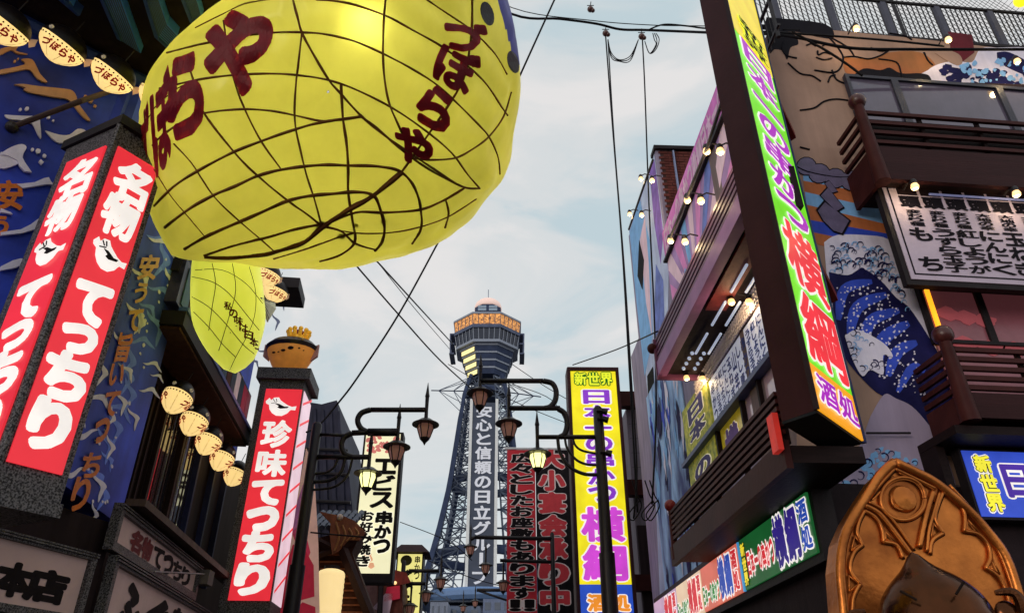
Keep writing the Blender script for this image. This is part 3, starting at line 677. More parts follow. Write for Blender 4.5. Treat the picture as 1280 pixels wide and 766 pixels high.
# balconies on the front
def balcony(nm, label, s0, z0, z1, ztop, nrail, ballpx, dd=.8):
    t = thing(nm, label, 'balcony', RF.pt(s0 + 1, z0, dd / 2))
    b = MB(); RF.box(b, s0, 12, z0, z0 + .14, .1, dd - .06); b.build('deck', DK, t)
    if nrail == 4: b = MB(); RF.box(b, s0 + .1, 12, z1, ztop - .1, dd - .14, dd - .11); b.build('backing_board', DK, t)
    b = MB(); RF.box(b, s0 - .02, 12, z0 - .06, z1, dd - .055, dd + .02); b.build('front_panel', mat('maroon_panel', '#351a1c', .5, var=.2, scale=2, stretch=(.3, .3, 4)), t)
    b = MB(); RF.box(b, s0 - .02, s0 + .04, z0 - .06, z1, .1, dd - .06); b.build('side_panel', MAROON, t)
    for i in range(nrail):
        z_ = z1 + (i + .6) * (ztop - z1) / nrail
        b = MB(); RF.box(b, s0 + .08, 12, z_ - .025, z_ + .035, dd - .05, dd); b.build('rail', MAROON, t)
        b = MB(); RF.box(b, s0 - .02, s0 + .03, z_ - .025, z_ + .035, .1, dd - .08); b.build('side_rail', MAROON, t)
    for s in [s0 + .9 * k for k in range(1, 7)]: b = MB(); RF.box(b, s, s + .05, z1, ztop, dd - .10, dd - .055); b.build('baluster', DK, t)
    b = MB(); b.tube([RF.pt(s0, z0 - .1, dd - .02), RF.pt(s0, ztop + .06, dd - .02)], [.11, .07], 10); b.build('corner_post', MAROON, t, smooth=40)
    b = MB(); b.ball(RF.pt(s0, ztop + .14, dd - .02), .125, 14, 10); b.build('ball_finial', mat('finial_gloss', '#4a2020', .3), t, smooth=1)
    return t
balcony('timber_balcony', 'upper front balcony with ball-topped post above the framed menu board', 1.42, 8.22, 8.75, 9.5, 4, None)
balcony('timber_balcony', 'lower front balcony with ball-topped post just above the blue lit sign', 1.55, 4.75, 5.0, 5.62, 5, None)
b = MB(); b.tube([RF.pt(2.2, 8.12, .6), RF.pt(4.2, 8.12, .6)], .018); b.build('under_light', mat('dim_tube', '#8088b8', .4, .25, '#8088c0'), fw)
# framed menu board
MW = mat('menu_board_white', '#b8abc0', .6, .06, '#c8a8b0', var=.08)
mbx = thing('menu_board', 'framed white menu board with black brush lettering in columns, between the two front balconies', 'menu board', RF.pt(3.6, 7.05, .1))
md = .55; ma, mz1 = RF.sz(1103, 224, md); mc, mz0 = RF.sz(1139, 349, md); ma = mc; me_s = ma + 3.9
b = MB(); RF.box(b, ma - .07, me_s + .07, mz0 - .08, mz1 + .06, md - .1, md - .002); b.build('frame', BLK, mbx)
b = MB(); RF.box(b, ma, me_s, mz0, mz1, md, md + .012); bd = b.build('board', MW, mbx)
for q in ((ma + .06, me_s, mz0 + .07, mz0 + .09), (ma + .06, ma + .08, mz0 + .09, mz1 - .07), (ma + .06, me_s, mz1 - .07, mz1 - .05)):
    b = MB(); RF.box(b, *q, md + .013, md + .018); b.build('border_line', LINE, bd)
fl = Flat(RF.pt(ma + .1, mz1 - .08, md + .013), RF.pt(me_s, mz1 - .08, md + .013), RF.pt(me_s, mz0 + .1, md + .013), RF.pt(ma + .1, mz0 + .1, md + .013))
colsT = [('も　ち', '変わり種'), ('うずら玉子', '変わり種'), ('紅しょうが', '変わり種'), ('にんにく', '大地の幸'), ('玉ねぎ', '大地の幸'), ('山芋', '大地の幸'), ('ししとう', '大地の幸'), ('しいたけ', '大地の幸'), ('れんこん', '大地の幸'), ('なす', '大地の幸'), ('アスパラ', '大地の幸')]
for i, (big, small) in enumerate(colsT):
    u = .02 + i * .089
    vtext(small, fl, bd, u + .014, .30, u + .072, .49, LINE, .04, fit=1)
    v1 = .98; vtext(big, fl, bd, u, .5, u + .085, v1, LINE, .035, fit=1)
    vtext('頭', fl, bd, u + .002, .14, u + .084, .285, LINE, .05, fit=1)
    b = MB(); fl.rect(b, u + .005, u + .082, .0, .13, .001, .006); b.build('header_block', mat('header_black', '#241a20', .6), bd)
# blue sign
bs, (s0, s1, z0, z1) = rectsign(RF, (1201, 563), (1400, 566), (1223, 645), .35)
bsn = thing('blue_sign', 'blue backlit shop sign with yellow and purple lettering below the lower front balcony', 'sign', RF.pt(3, z0, .3))
b = MB(); RF.box(b, s0 - .03, 5.6, z0 - .03, z1 + .03, .2, .345); b.build('casing', BLK, bsn)
b = MB(); RF.box(b, s0, 5.58, z0, z1, .346, .36); pn = b.build('panel', lit('sign_blue', '#3450c8', .8, var=.15), bsn)
fl = Flat(RF.pt(s0 + .06, z1, .36), RF.pt(s0 + 3.0, z1, .36), RF.pt(s0 + 3.0, z0, .36), RF.pt(s0 + .06, z0, .36))
vtext('新世界', fl, pn, .012, .06, .085, .95, lit('sign_yellow_ink', '#f2e83a', .9), .045, outline=mat('black_print', '#151216'), orr=.085, d=.012)
a = MB()
for i, ch in enumerate('新世界'): put(a, ch, fl.pt, .13, .004, .003, .6, (.012, .06 + i * .297, .085, .06 + (i + 1) * .297))
a.build('lettering_halo', WHT, pn)
htext('日本一の串かつ', fl, pn, .11, .2, .98, .72, lit('sign_purple', '#4a28a0', .8), .04, outline=WHT, orr=.1, fit=.9)
b = MB(); b.prism([RF.hit(1150, 575, .3), RF.hit(1200, 558, .3), RF.hit(1400, 560, .3), RF.hit(1400, 590, .3), RF.hit(1190, 590, .3)], RF.n * .5)
aw = thing('sign_canopy', 'dark timber canopy board between the lower front balcony and the blue lit sign', 'canopy', RF.pt(2, 4.4, .3))
b = MB(); RF.box(b, 1.35, 6, 4.52, 4.62, .0, .75); b.build('board', DK, aw)
b = MB(); RF.box(b, 1.35, 1.45, 3.7, 4.515, .0, .34); b.build('bracket', DK, aw)
# front roof fence
rf2 = thing('roof_fence', 'blue-grey railing with close upright bars along the roof edge over the front face', 'fence', RF.pt(4, 12.1, -.2))
b = MB()
for i in range(90): s = .1 + i * .095; b.tube([RF.pt(s, 12.3, -.1), RF.pt(s, 13.25, -.1)], .012, 4)
b.build('balustrade_bar', IRON, rf2, kind='stuff')
for z_, r in ((12.28, .05), (13.27, .035)): b = MB(); b.tube([RF.pt(.0, z_, -.1), RF.pt(9, z_, -.1)], r); b.build('rail', IRON, rf2)
for i in range(9): s = .05 + i * 1.05; b = MB(); RF.box(b, s, s + .1, 12.0, 13.3, -.16, -.08); b.build('post', mat('post_grey', '#4a4a5c', .5), rf2)
net = MB()
for i in range(50):
    s = 3.0 + i * .13; net.tube([RF.pt(s, 13.2, -1.4), RF.pt(s + 2.2, 15.6, -1.4)], .006, 3, False); net.tube([RF.pt(s, 13.2, -1.4), RF.pt(s - 2.2, 15.6, -1.4)], .006, 3, False)
net.build('wire_netting', IRON, rf2, kind='stuff')
for s, e in ((4.6, 3.2), (.8, 0)): b = MB(); b.tube([RF.pt(s, 12.3, -1.3), RF.pt(s, 16, -1.3)], .04); b.build('net_post', IRON, rf2)

# ================================================================ tall tilted box sign at the corner
cp = at(1021, 512, 6.6); AZ1, AZ2 = 42, -38
A1 = Pl(cp.x, cp.y, AZ1); A2 = Pl(cp.x, cp.y, AZ2)
wA = A1.sz(1074, 540)[0]; wB = A2.sz(978, 530)[0]
zt, zb_ = 12.2, cp.z
bsg = thing('vertical_box_sign', 'very tall green backlit box sign with purple and red lettering before the right-hand restaurant', 'sign', (cp.x, cp.y, zb_))
def quad(pa, pb, s0, s1, z0, z1): return None
c0 = A1.pt(0, 0); c1 = A1.pt(wA, 0); c2 = A2.pt(wB, 0); c3 = c1 + (c2 - c0)
Z = Vector((0, 0, 1))
b = MB(); b.hexa([p + Z * z_ for z_ in (zb_, zt) for p in (c0, c1, c2, c3)]); b.build('casing', mat('sign_casing_maroon', '#35191d', .55, var=.2, scale=1.5), bsg)
b = MB(); b.hexa([p + Z * z_ for z_ in (zb_ - .03, zb_ - .002) for p in (c0, c1, c2, c3)]); b.build('bottom_plate', mat('bottom_plate_dark', '#24262a', .7), bsg)
def prect(pl, s0, s1, z0, z1, d, th, m, nm, par):
    b = MB(); pl.box(b, s0, s1, z0, z1, d, d + th); return b.build(nm, m, par)
GREEN = lit('sign_green', '#6fd81e', .95); ORG = lit('sign_orange', '#f0a020', .95, var=.1)
zsp = A1.sz(1009, 453)[1]
pn = prect(A1, .0, wA, zsp + .005, zt, .003, .02, GREEN, 'green_panel', bsg)
pn2 = prect(A1, .0, wA, zb_ + .0, zsp, .003, .02, ORG, 'orange_panel', bsg)
prect(A1, .0, wA, A1.sz(1020 - .223 * (511 - 34), 34)[1], zt, .024, .004, lit('sign_yellow_top', '#e8cf2c', .9, var=.15), 'yellow_panel', bsg)
prect(A1, -.03, -.002, zb_, zt, -.02, .05, mat('edge_trim', '#2a1c20', .5), 'edge_trim', bsg)
prect(A1, wA + .002, wA + .04, zb_ - .02, zt, -.02, .06, mat('edge_trim_blue', '#2a3868', .5), 'edge_trim', bsg)
vtop = zt
fl = Flat(A1.pt(0, zt, .024), A1.pt(wA, zt, .024), A1.pt(wA, zb_, .024), A1.pt(0, zb_, .024))
Vl = lambda y: (zt - A1.sz(1020 - .223 * (511 - y), y)[1]) / (zt - zb_)
V = lambda px_py: (zt - A1.sz(*px_py)[1]) / (zt - zb_)
PURI = lit('sign_magenta_purple', '#a828b8', .9); REDL = lit('sign_red_ink', '#e8323e', .95)
vA, vB, vC, vD = V((935, 60)), V((988, 272)), V((1022, 478)), V((1040, 520))
vtext('日本一の串かつ', fl, pn, .12, Vl(35), .9, Vl(255), PURI, .03, outline=WHT, orr=.085, fit=.9, d=.008)
vtext('横綱', fl, pn, .04, Vl(257), .96, Vl(450), REDL, .03, outline=WHT, orr=.075, fit=1, d=.008)
a = Flat(A1.pt(0, zsp - .05, .026), A1.pt(wA, zsp - .05, .026), A1.pt(wA, zb_, .026), A1.pt(0, zb_, .026))
htext('酒処', a, pn2, .04, .08, .96, .78, PURI, .03, outline=WHT, orr=.1, fit=1, d=.008)
vtext('新世界', fl, pn, .2, Vl(2), .9, Vl(33), mat('black_print', '#151216'), .02, outline=lit('ink_lime', '#e6ee2c', .9), orr=.08, fit=1, d=.012, name='top_lettering')
for zz_ in (zb_ + 2.4, zb_ + 5.2):  # side wings tying the sign to the wall
    b = MB(); b.hexa([c1 + Z * zz_, c1 + Z * zz_ + Vector((.5, .7, -.25)), c1 + Z * (zz_ + .12), c1 + Z * (zz_ + .12) + Vector((.5, .7, -.25)), c3 + Z * zz_, c3 + Z * zz_ + Vector((.5, .7, -.25)), c3 + Z * (zz_ + .12), c3 + Z * (zz_ + .12) + Vector((.5, .7, -.25))]); b.build('wall_bracket', mat('red_bracket', '#7a2a26', .5), bsg)

# ================================================================ bronze seated statue and its throne back
SP = Pl(*(RF.pt(0, 0, 1.6).xy), 84.5)
st = thing('bronze_statue', 'bronze statue with pointed head before a golden pointed-arch throne back, near the blue sign', 'statue', SP.pt(0, 1.5, .2))
BRZ = mat('golden_bronze', '#d8823c', .34, metal=.85, dark='#8a4a20', scale=2.2, bump=.25); BRD = mat('dark_bronze', '#52301c', .2, metal=.9, var=.35, scale=2, bump=.15)
outl = [(1118, 577), (1100, 594), (1084, 618), (1066, 647), (1054, 675), (1050, 711), (1053, 748), (1058, 800), (1068, 900), (1290, 900), (1284, 800), (1278, 766), (1270, 732), (1256, 694), (1235, 665), (1208, 635), (1171, 604), (1145, 590)]
b = MB(); SP.pxpoly(b, outl, 0, -.28); tb = b.build('throne_back', BRZ, st)
b = MB(); ol = catmull([SP.hit(x, y, .02) for x, y in outl + outl[:1]], 3); b.tube(ol, .045, 8); b.build('rim', BRZ, st, smooth=1)
def sharp(P):
    out = []; seg = [P[0]]
    for i in range(1, len(P)):
        seg.append(P[i])
        if i < len(P) - 1:
            a, b_ = (P[i] - P[i - 1]).normalized(), (P[i + 1] - P[i]).normalized()
            if a.dot(b_) < .45: out += catmull(seg, 5) if len(seg) > 2 else seg; seg = [P[i]]
    return out + (catmull(seg, 5) if len(seg) > 2 else seg)
def rib(pts, r, name='relief_rib', d=.02, par=tb, m=BRZ):
    b = MB(); b.tube(sharp([SP.hit(x, y, d) for x, y in pts]), r * .85, 6); o = b.build(name, m, par, smooth=1)
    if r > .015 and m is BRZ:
        g = MB(); g.tube(sharp([SP.hit(x + 1.6, y + 1.8, d - .008) for x, y in pts]), r * .5, 5); g.build('relief_shade_line', mat('bronze_shade', '#3c2010', .6, metal=.3), o, smooth=1)  # dark tube beside each thick rib paints in its shadow line
    return o
X = lambda p: (1020 + p[0] / 3.719, 560 + p[1] / 3.719)
def ribz(P, r, **k): return rib([X(p) for p in P], r, **k)
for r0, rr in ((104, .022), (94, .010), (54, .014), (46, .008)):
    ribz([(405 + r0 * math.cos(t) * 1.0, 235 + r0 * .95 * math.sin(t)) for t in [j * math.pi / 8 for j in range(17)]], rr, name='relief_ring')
b = MB(); b.lathe(SP.hit(*X((405, 235)), .01), [(.13, 0), (.11, .03), (.02, .05)], 20, M=(SP.n).to_track_quat('Z', 'Y').to_matrix()); b.build('relief_boss', BRZ, tb, smooth=40)
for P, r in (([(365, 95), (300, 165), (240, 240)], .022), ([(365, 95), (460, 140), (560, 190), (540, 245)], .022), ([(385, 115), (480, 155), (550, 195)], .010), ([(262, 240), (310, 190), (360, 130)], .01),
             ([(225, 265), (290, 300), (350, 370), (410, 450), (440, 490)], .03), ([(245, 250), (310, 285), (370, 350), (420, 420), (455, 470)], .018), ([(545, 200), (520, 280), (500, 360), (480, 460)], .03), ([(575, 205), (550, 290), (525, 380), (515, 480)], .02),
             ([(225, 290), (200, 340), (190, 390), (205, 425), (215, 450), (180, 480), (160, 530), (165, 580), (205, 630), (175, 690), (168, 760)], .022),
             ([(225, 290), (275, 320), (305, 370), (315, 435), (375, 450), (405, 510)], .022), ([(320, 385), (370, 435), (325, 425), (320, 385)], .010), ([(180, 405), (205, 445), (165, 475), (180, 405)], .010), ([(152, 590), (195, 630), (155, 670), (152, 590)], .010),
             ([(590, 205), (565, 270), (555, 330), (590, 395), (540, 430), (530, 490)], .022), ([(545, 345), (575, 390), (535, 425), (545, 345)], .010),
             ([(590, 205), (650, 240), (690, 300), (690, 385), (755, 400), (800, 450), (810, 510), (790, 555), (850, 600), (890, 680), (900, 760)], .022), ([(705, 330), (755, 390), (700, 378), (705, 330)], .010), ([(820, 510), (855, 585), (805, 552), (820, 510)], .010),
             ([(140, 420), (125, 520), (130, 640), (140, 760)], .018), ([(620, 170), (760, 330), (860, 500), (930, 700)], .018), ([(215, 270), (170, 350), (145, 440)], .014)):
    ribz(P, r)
# head: pointed crown, brow, big ears; plain generic face below the frame
hc = SP.hit(1172, 782, .5); face = Vector((-.35, -1, -.1)).normalized()
me_ = MB(); NU, NV = 40, 28; V_ = []
up_ = Vector((-.10, .0, 1)).normalized(); fx_ = face; rt = fx_.cross(up_).normalized(); up_ = rt.cross(fx_)
for i in range(NV + 1):
    ph_ = math.pi * i / NV
    for j in range(NU):
        th_ = 2 * math.pi * j / NU; x = math.sin(ph_) * math.cos(th_); y = math.sin(ph_) * math.sin(th_); z_ = math.cos(ph_)
        tip = math.exp(-((ph_ / .2) ** 2)) * .17 + math.exp(-((ph_ / .5) ** 2)) * .08
        rr = .42 + (.015 if abs(z_ - .1) < .12 and y > .55 else 0)      # brow ridge
        eye = .05 * math.exp(-(((abs(x) - .38) / .16) ** 2 + ((z_ + .08) / .09) ** 2)) * (y > 0)
        nose = .09 * math.exp(-((x / .13) ** 2 + ((z_ + .22) / .16) ** 2)) * (y > 0)
        cheek = .05 * math.exp(-(((abs(x) - .45) / .25) ** 2 + ((z_ + .4) / .25) ** 2)) * (y > 0)
        lid = .02 * math.exp(-(((abs(x) - .38) / .18) ** 2 + ((z_ - .04) / .05) ** 2)) * (y > 0)
        q = rr - eye + nose + cheek + lid
        V_.append(hc + rt * x * q * 1.03 + fx_ * y * q * .9 + up_ * (z_ * q * 1.0 + tip * .62))
F_ = []
for i in range(NV):
    for j in range(NU): F_.append((i * NU + j, i * NU + (j + 1) % NU, (i + 1) * NU + (j + 1) % NU, (i + 1) * NU + j))
me_.add(V_, F_); hd = me_.build('head', BRD, st, smooth=1)
for sx in (-1, 1):
    e_ = MB(); ec = hc + rt * sx * .47 + up_ * .02 - fx_ * .02
    P = [ec + rt * sx * .02 + up_ * .16, ec + rt * sx * .15 + up_ * .14, ec + rt * sx * .16 + up_ * .0, ec + rt * sx * .07 - up_ * .2, ec - up_ * .22]
    e_.tube(catmull(P, 4), [.02 + .028 * math.sin(math.pi * i / 16) for i in range(17)], 8); e_.ball(ec + rt * sx * .05, .1, 10, 8, sx=1, sy=.5); None
    e_.build('ear', BRD, hd, smooth=40)
    b = MB(); b0 = hc + rt * sx * .10 + up_ * .28 + fx_ * .355; b.tube([b0 + rt * sx * .13 + up_ * .0, b0 + rt * sx * .04 - up_ * .08 + fx_ * .03], .010, 6); b.build('brow_line', mat('brow_dark', '#1c100c', .6), hd)
b = MB(); b.lathe(SP.pt(.15, .2, .45), [(.62, 0), (.66, .8), (.6, 1.3), (.45, 1.7), (.2, 2.0)], 24); b.build('torso', BRD, st, smooth=40)
b = MB(); SP.box(b, -.75, 1.0, 0.12, 1.0, -.2, 1.3); b.build('plinth', mat('stone_plinth', '#4a4442', .8), st)

# ================================================================ yellow sign, block beyond, red and black banner
YP = Pl(2.4, 19, 89)
fl, (s0, s1, z0, z1) = rectsign(YP, (713, 464), (769, 465), (719, 800))
ysn = thing('vertical_box_sign', 'tall yellow backlit box sign with purple lettering and a blue foot', 'sign', YP.pt((s0 + s1) / 2, z0, 0))
b = MB(); YP.box(b, s0 - .1, s1 + .1, z0 - .1, z1 + .12, -.55, -.01); b.build('casing', mat('casing_brown', '#3c2226', .5), ysn)
zsplit = YP.sz(780, 730)[1]
YEL = lit('sign_yellow', '#f2e21e', .9)
b = MB(); YP.box(b, s0, s1, zsplit, z1, -.005, .015); pn = b.build('yellow_panel', YEL, ysn)
b = MB(); YP.box(b, s0, s1, z0, zsplit - .005, -.005, .015); pn2 = b.build('blue_panel', lit('sign_deep_blue', '#2850c0', .85), ysn)
for q in ((s0 - .09, s0 - .01, z0 - .1, z1 + .1), (s1 + .01, s1 + .09, z0 - .1, z1 + .1), (s0 - .09, s1 + .09, z1 + .02, z1 + .11)):
    b = MB(); YP.box(b, *q, -.008, .06 + (.004 if q[3] - q[2] < .5 else 0)); b.build('frame', mat('casing_brown', '#3c2226', .5), ysn)
zz_ = lambda py: (z1 - YP.sz(740, py)[1]) / (z1 - z0)
fl = Flat(YP.pt(s0, z1, .016), YP.pt(s1, z1, .016), YP.pt(s1, z0, .016), YP.pt(s0, z0, .016))
htext('新世界', fl, pn, .07, zz_(466), .93, zz_(482), lit('ink_lime', '#e6ee2c', .9), .03, outline=mat('dark_green_print', '#1f7a2c', .5, .2), orr=.13, fit=1, d=.02)
vtext('日本一の串かつ', fl, pn, .25, zz_(487), .83, zz_(628), lit('sign_violet', '#8a3ac8', .85), .035, outline=WHT, orr=.12, fit=1, d=.01)
vtext('横綱', fl, pn, .07, zz_(632), .95, zz_(728), lit('sign_magenta', '#d048d0', .9), .04, outline=WHT, orr=.09, fit=1, d=.012)
htext('酒処', fl, pn2, .12, zz_(742), .95, zz_(764), lit('ink_orange', '#f0912c', .9), .05, outline=WHT, orr=.14, fit=1, d=.01)
b2 = thing('far_block', 'pale rendered block with brown beams beyond the painted restaurant, behind the yellow sign', 'building', (3.9, 22, 0))
BP = Pl(2.75, 19.9, 89)
b = MB(); BP.box(b, .55, 6, 0, BP.sz(800, 497)[1] - .35, -6, 0); wl2 = b.build('wall', mat('grey_pink_render', '#948a98', .8, scale=1), b2)
for y0, y1 in ((494, 512), (603, 622), (720, 740)):
    b = MB(); BP.box(b, .3, 5, BP.sz(800, y1)[1], BP.sz(800, y0)[1], .005, .3); b.build('beam', MAROON, b2)
b = MB(); BP.box(b, .58, 5, 0, BP.sz(800, 657)[1], .004, .08); b.build('lower_wall', mat('dark_render', '#3b2f33'), b2)
for k in range(4): b = MB(); BP.box(b, .6, 5, BP.sz(800, 530 + k * 18)[1], BP.sz(800, 530 + k * 18)[1] + .01, .0, .006); b.build('render_joint', mat('joint_grey', '#5c545e'), wl2)
NP = Pl(-.2, 26, 89)
fl, (s0, s1, z0, z1) = rectsign(NP, (634, 562), (711, 562), (640, 800))
rbn = thing('hanging_banner', 'red and black fabric banner with vertical lettering hanging behind the yellow sign', 'banner', NP.pt((s0 + s1) / 2, z0, 0))
smid = s0 + (s1 - s0) * .45
b = MB(); NP.box(b, s0, smid - .01, z0, z1, -.04, 0); p1 = b.build('red_cloth', mat('banner_red', '#a82430', .75, .12, '#a82430', var=.2, scale=2), rbn)
b = MB(); NP.box(b, smid + .01, s1, z0, z1, -.04, 0); p2 = b.build('black_cloth', mat('banner_black', '#1e1a1e', .75, var=.2), rbn)
b = MB(); b.tube([NP.pt(s0 - .1, z1 + .05), NP.pt(s1 + .1, z1 + .05)], .045); b.build('top_pole', mat('pole_white', '#c8c8cc', .5), rbn)
zz2 = lambda py: (z1 - NP.sz(670, py)[1]) / (z1 - z0)
f1 = Flat(NP.pt(s0, z1), NP.pt(smid, z1), NP.pt(smid, z0), NP.pt(s0, z0)); f2 = Flat(NP.pt(smid, z1), NP.pt(s1, z1), NP.pt(s1, z0), NP.pt(smid, z0))
CRM = mat('banner_white_print', '#c8b8b8', .7, .1)
vtext('広々としたお座敷もあります‼', f1, p1, .12, zz2(566), .9, zz2(764), mat('banner_ink', '#1a1418', .7), .05, outline=CRM, orr=.1, fit=1)
vtext('大小宴会承り中', f2, p2, .08, zz2(560), .86, zz2(764), mat('banner_red_print', '#a83038', .7, .15), .06, outline=CRM, orr=.11, fit=1)
fb = thing('far_block', 'narrow pale blue house front between the red banner and the yellow sign', 'building', (2.6, 34, 0))
GP = Pl(0, 34, 90); b = MB()
s0_, z_ = GP.sz(700, 580); s1_, _ = GP.sz(722, 580); GP.box(b, s0_ - .6, s1_ + 1.5, 0, z_, -4, 0); b.build('wall', mat('pale_blue_wall', '#a8b4cc', .7), fb)
for k in range(6): b = MB(); GP.box(b, s0_ - .1, s1_, z_ - 1.6 - k * 1.9, z_ - .9 - k * 1.9, .0, .03); b.build('window', glass('far_window', '#4a5468'), fb)
# ================================================================ left restaurant building
WAVEB = mat('wave_wall_blue', '#3450dc', .6, var=.3, dark='#16226e', scale=1.1, spots=.22)
CRANE = mat('cutout_lavender', '#e4def8', .65, var=.12); CRAN2 = mat('cutout_tan', '#c89a78', .65, var=.12)
GOLD = mat('gold_letter', '#d8a058', .5, var=.12); ORL = mat('orange_letter', '#d8731c', .5, var=.1)
lb = thing('restaurant_building', 'blue restaurant on the left covered with white wave cut-outs, black eaves and puffer-fish lanterns', 'building', LS.pt(3, 0))
W2 = Pl(-4.17, 5.97, 46.3)
w1 = wallbox(LS, -2.15, .72, 3.7, 10.0, -1.4, -.3, 'corner_wall', WAVEB, lb)
w2 = wallbox(W2, -4, -.02, 3.4, 8.0, -1.2, 0, 'front_wall', WAVEB, lb)
w3 = wallbox(LS, .72, 6.3, 6.3, 10.1, -3, -.55, 'upper_wall', WAVEB, lb)
w4 = wallbox(LS, .2, 8.3, 0, 6.3, -3, -.6, 'street_wall', mat('dark_timber_wall', '#2c2224', .7, var=.3, scale=3, stretch=(1, 1, .2)), lb)
wallbox(LF_ := Pl(-4.2, 8, -162.7), 0.0, 4.5, 0, 3.55, -1, -.1, 'corner_base', mat('dark_timber_wall', '#2c2224'), lb)
wallbox(LS, 5.6, 6.5, 9.95, 10.2, -1.6, .25, 'roof_eave', BLK, lb)
random.seed(5)
Wx = lambda P: [(x / 3.832, y / 3.832) for x, y in P]
for P, m in (([(65, 410), (110, 408), (180, 418), (300, 430), (345, 440), (365, 470), (372, 500), (430, 580), (400, 570), (350, 510), (320, 480), (260, 470), (150, 450), (110, 435), (120, 425)], CRAN2),
             ([(0, 340), (80, 325), (120, 310), (100, 290), (150, 290), (175, 330), (190, 360), (225, 400), (180, 385), (140, 340), (80, 345), (0, 360)], CRAN2),
             ([(0, 240), (70, 222), (85, 228), (75, 250), (130, 265), (80, 262), (50, 245), (0, 268)], CRAN2),
             ([(20, 555), (100, 560), (180, 565), (190, 600), (195, 665), (180, 650), (150, 595), (90, 580), (40, 575)], CRANE),
             ([(215, 630), (280, 650), (330, 650), (370, 622), (410, 632), (395, 660), (390, 690), (340, 680), (280, 690), (240, 660)], CRANE),
             ([(0, 740), (50, 710), (100, 695), (125, 710), (110, 740), (100, 775), (60, 800), (0, 810)], CRANE)):
    Q = [Vector((x, y, 0)) for x, y in Wx(P)]; Q = catmull(Q + Q[:1], 3)[:-1]
    b = MB(); W2.pxpoly(b, [(q.x, q.y) for q in Q], .012, .02); b.build('wave_cutout', m, w2)
for cx_, cy_, r, m in ((18, 78, 1.6, CRAN2), (22, 75, 1.2, CRAN2), (113, 127, 3, CRAN2), (106, 122, 2, CRAN2), (118, 134, 2, CRAN2), (25, 138, 1.8, CRANE), (33, 137, 2.5, CRANE), (40, 188, 2, CRANE), (47, 190, 3, CRANE), (55, 196, 2.4, CRANE), (60, 148, 2, CRANE), (66, 152, 1.4, CRANE)):
    b = MB(); W2.pxpoly(b, blob(W2, cx_, cy_, r, None, 0, None, n=10, wob=.12), .012, .02); b.build('wave_cutout', m, w2)
for P in ([(0, 0), (90, 0), (105, 20), (120, 50), (155, 100), (120, 95), (95, 70), (80, 40), (30, 15), (0, 14)], [(80, 160), (170, 150), (215, 130), (240, 125), (250, 145), (268, 165), (235, 160), (200, 165), (110, 180)],
          [(0, 400), (100, 385), (150, 360), (190, 330), (200, 350), (190, 380), (100, 405), (0, 415)], [(0, 570), (60, 540), (100, 530), (130, 535), (140, 550), (60, 580), (0, 590)], [(0, 280), (50, 300), (60, 310), (0, 300)], [(190, 45), (200, 35), (215, 50), (205, 60)]):
    b = MB(); W2.pxpoly(b, [(x / 4, 192 + y / 4) for x, y in P], .012, .03); b.build('wave_cutout', CRANE, w2)
def gull(pl, cx_, cy_, s, a, m, par, d=-.2965, th=.005):
    base = [(-1, -.15), (-.5, -.12), (.1, -.3), (.5, -.25), (.62, .1), (1.0, .9), (.6, .55), (.3, .12), (-.1, .05), (-.5, .1), (-.8, .0)]
    pts = [(cx_ + s * (x * math.cos(a) - y * math.sin(a)), cy_ + s * (x * math.sin(a) + y * math.cos(a))) for x, y in base]
    Q = [Vector((x, y, 0)) for x, y in pts]; Q = catmull(Q + Q[:1], 3)[:-1]
    b = MB(); pl.pxpoly(b, [(q.x, q.y) for q in Q], d, .0012 if d < -.2966 else th); b.build('wave_cutout', m, par)
for cx_, cy_, s, a in ((203, 303, 14, .2), (222, 316, 10, .9), (176, 345, 13, .6), (212, 350, 12, 1.1), (170, 392, 14, .7), (150, 428, 12, .9), (176, 400, 11, 1.3), (158, 462, 10, .5), (128, 462, 12, 1.2), (122, 498, 14, .1), (152, 500, 11, .9), (167, 520, 10, .8),
                       (106, 542, 13, 2.7), (138, 556, 10, 1.1), (92, 590, 12, 2.6), (124, 604, 13, .9), (118, 640, 9, 1.2), (100, 522, 8, .4), (140, 520, 9, 1.4)):
    gull(LS, cx_, cy_, s * 1.35, a, CRANE, w1)
MIDB = mat('painted_mid_blue', '#6a88ff', .65, var=.2)
for k in range(16):
    y = 300 + k * 21; gull(LS, 212 - (y - 300) * .29 + random.uniform(-14, 14), y, random.uniform(13, 22), random.uniform(-.4, 1.6), MIDB, w1, -.2985 + k * .0001)
for k in range(30):
    y = random.uniform(320, 640); x = 205 - (y - 320) * .3 + random.uniform(-18, 22)
    b = MB(); LS.pxpoly(b, blob(None, x, y, random.uniform(.8, 1.8), None, 0, None, sy=1.6, n=6), -.296, .005); b.build('spray_cutout', CRANE, w1)
for cx_, cy_, s, a in ((190, 455, 12, 0), (196, 470, 9, .1), (186, 488, 13, -.1)): gull(LS, cx_, cy_, s, a, CRANE, w1, -.2962)
for cx_, cy_, s, a in ((345, 400, 10, .9), (330, 440, 9, .2), (338, 470, 8, 1), (352, 380, 7, .5), (300, 470, 9, .8), (318, 452, 8, .3)): gull(LS, cx_, cy_, s, a, mat('cutout_dim', '#7c84a8', .65), w3, -.54)
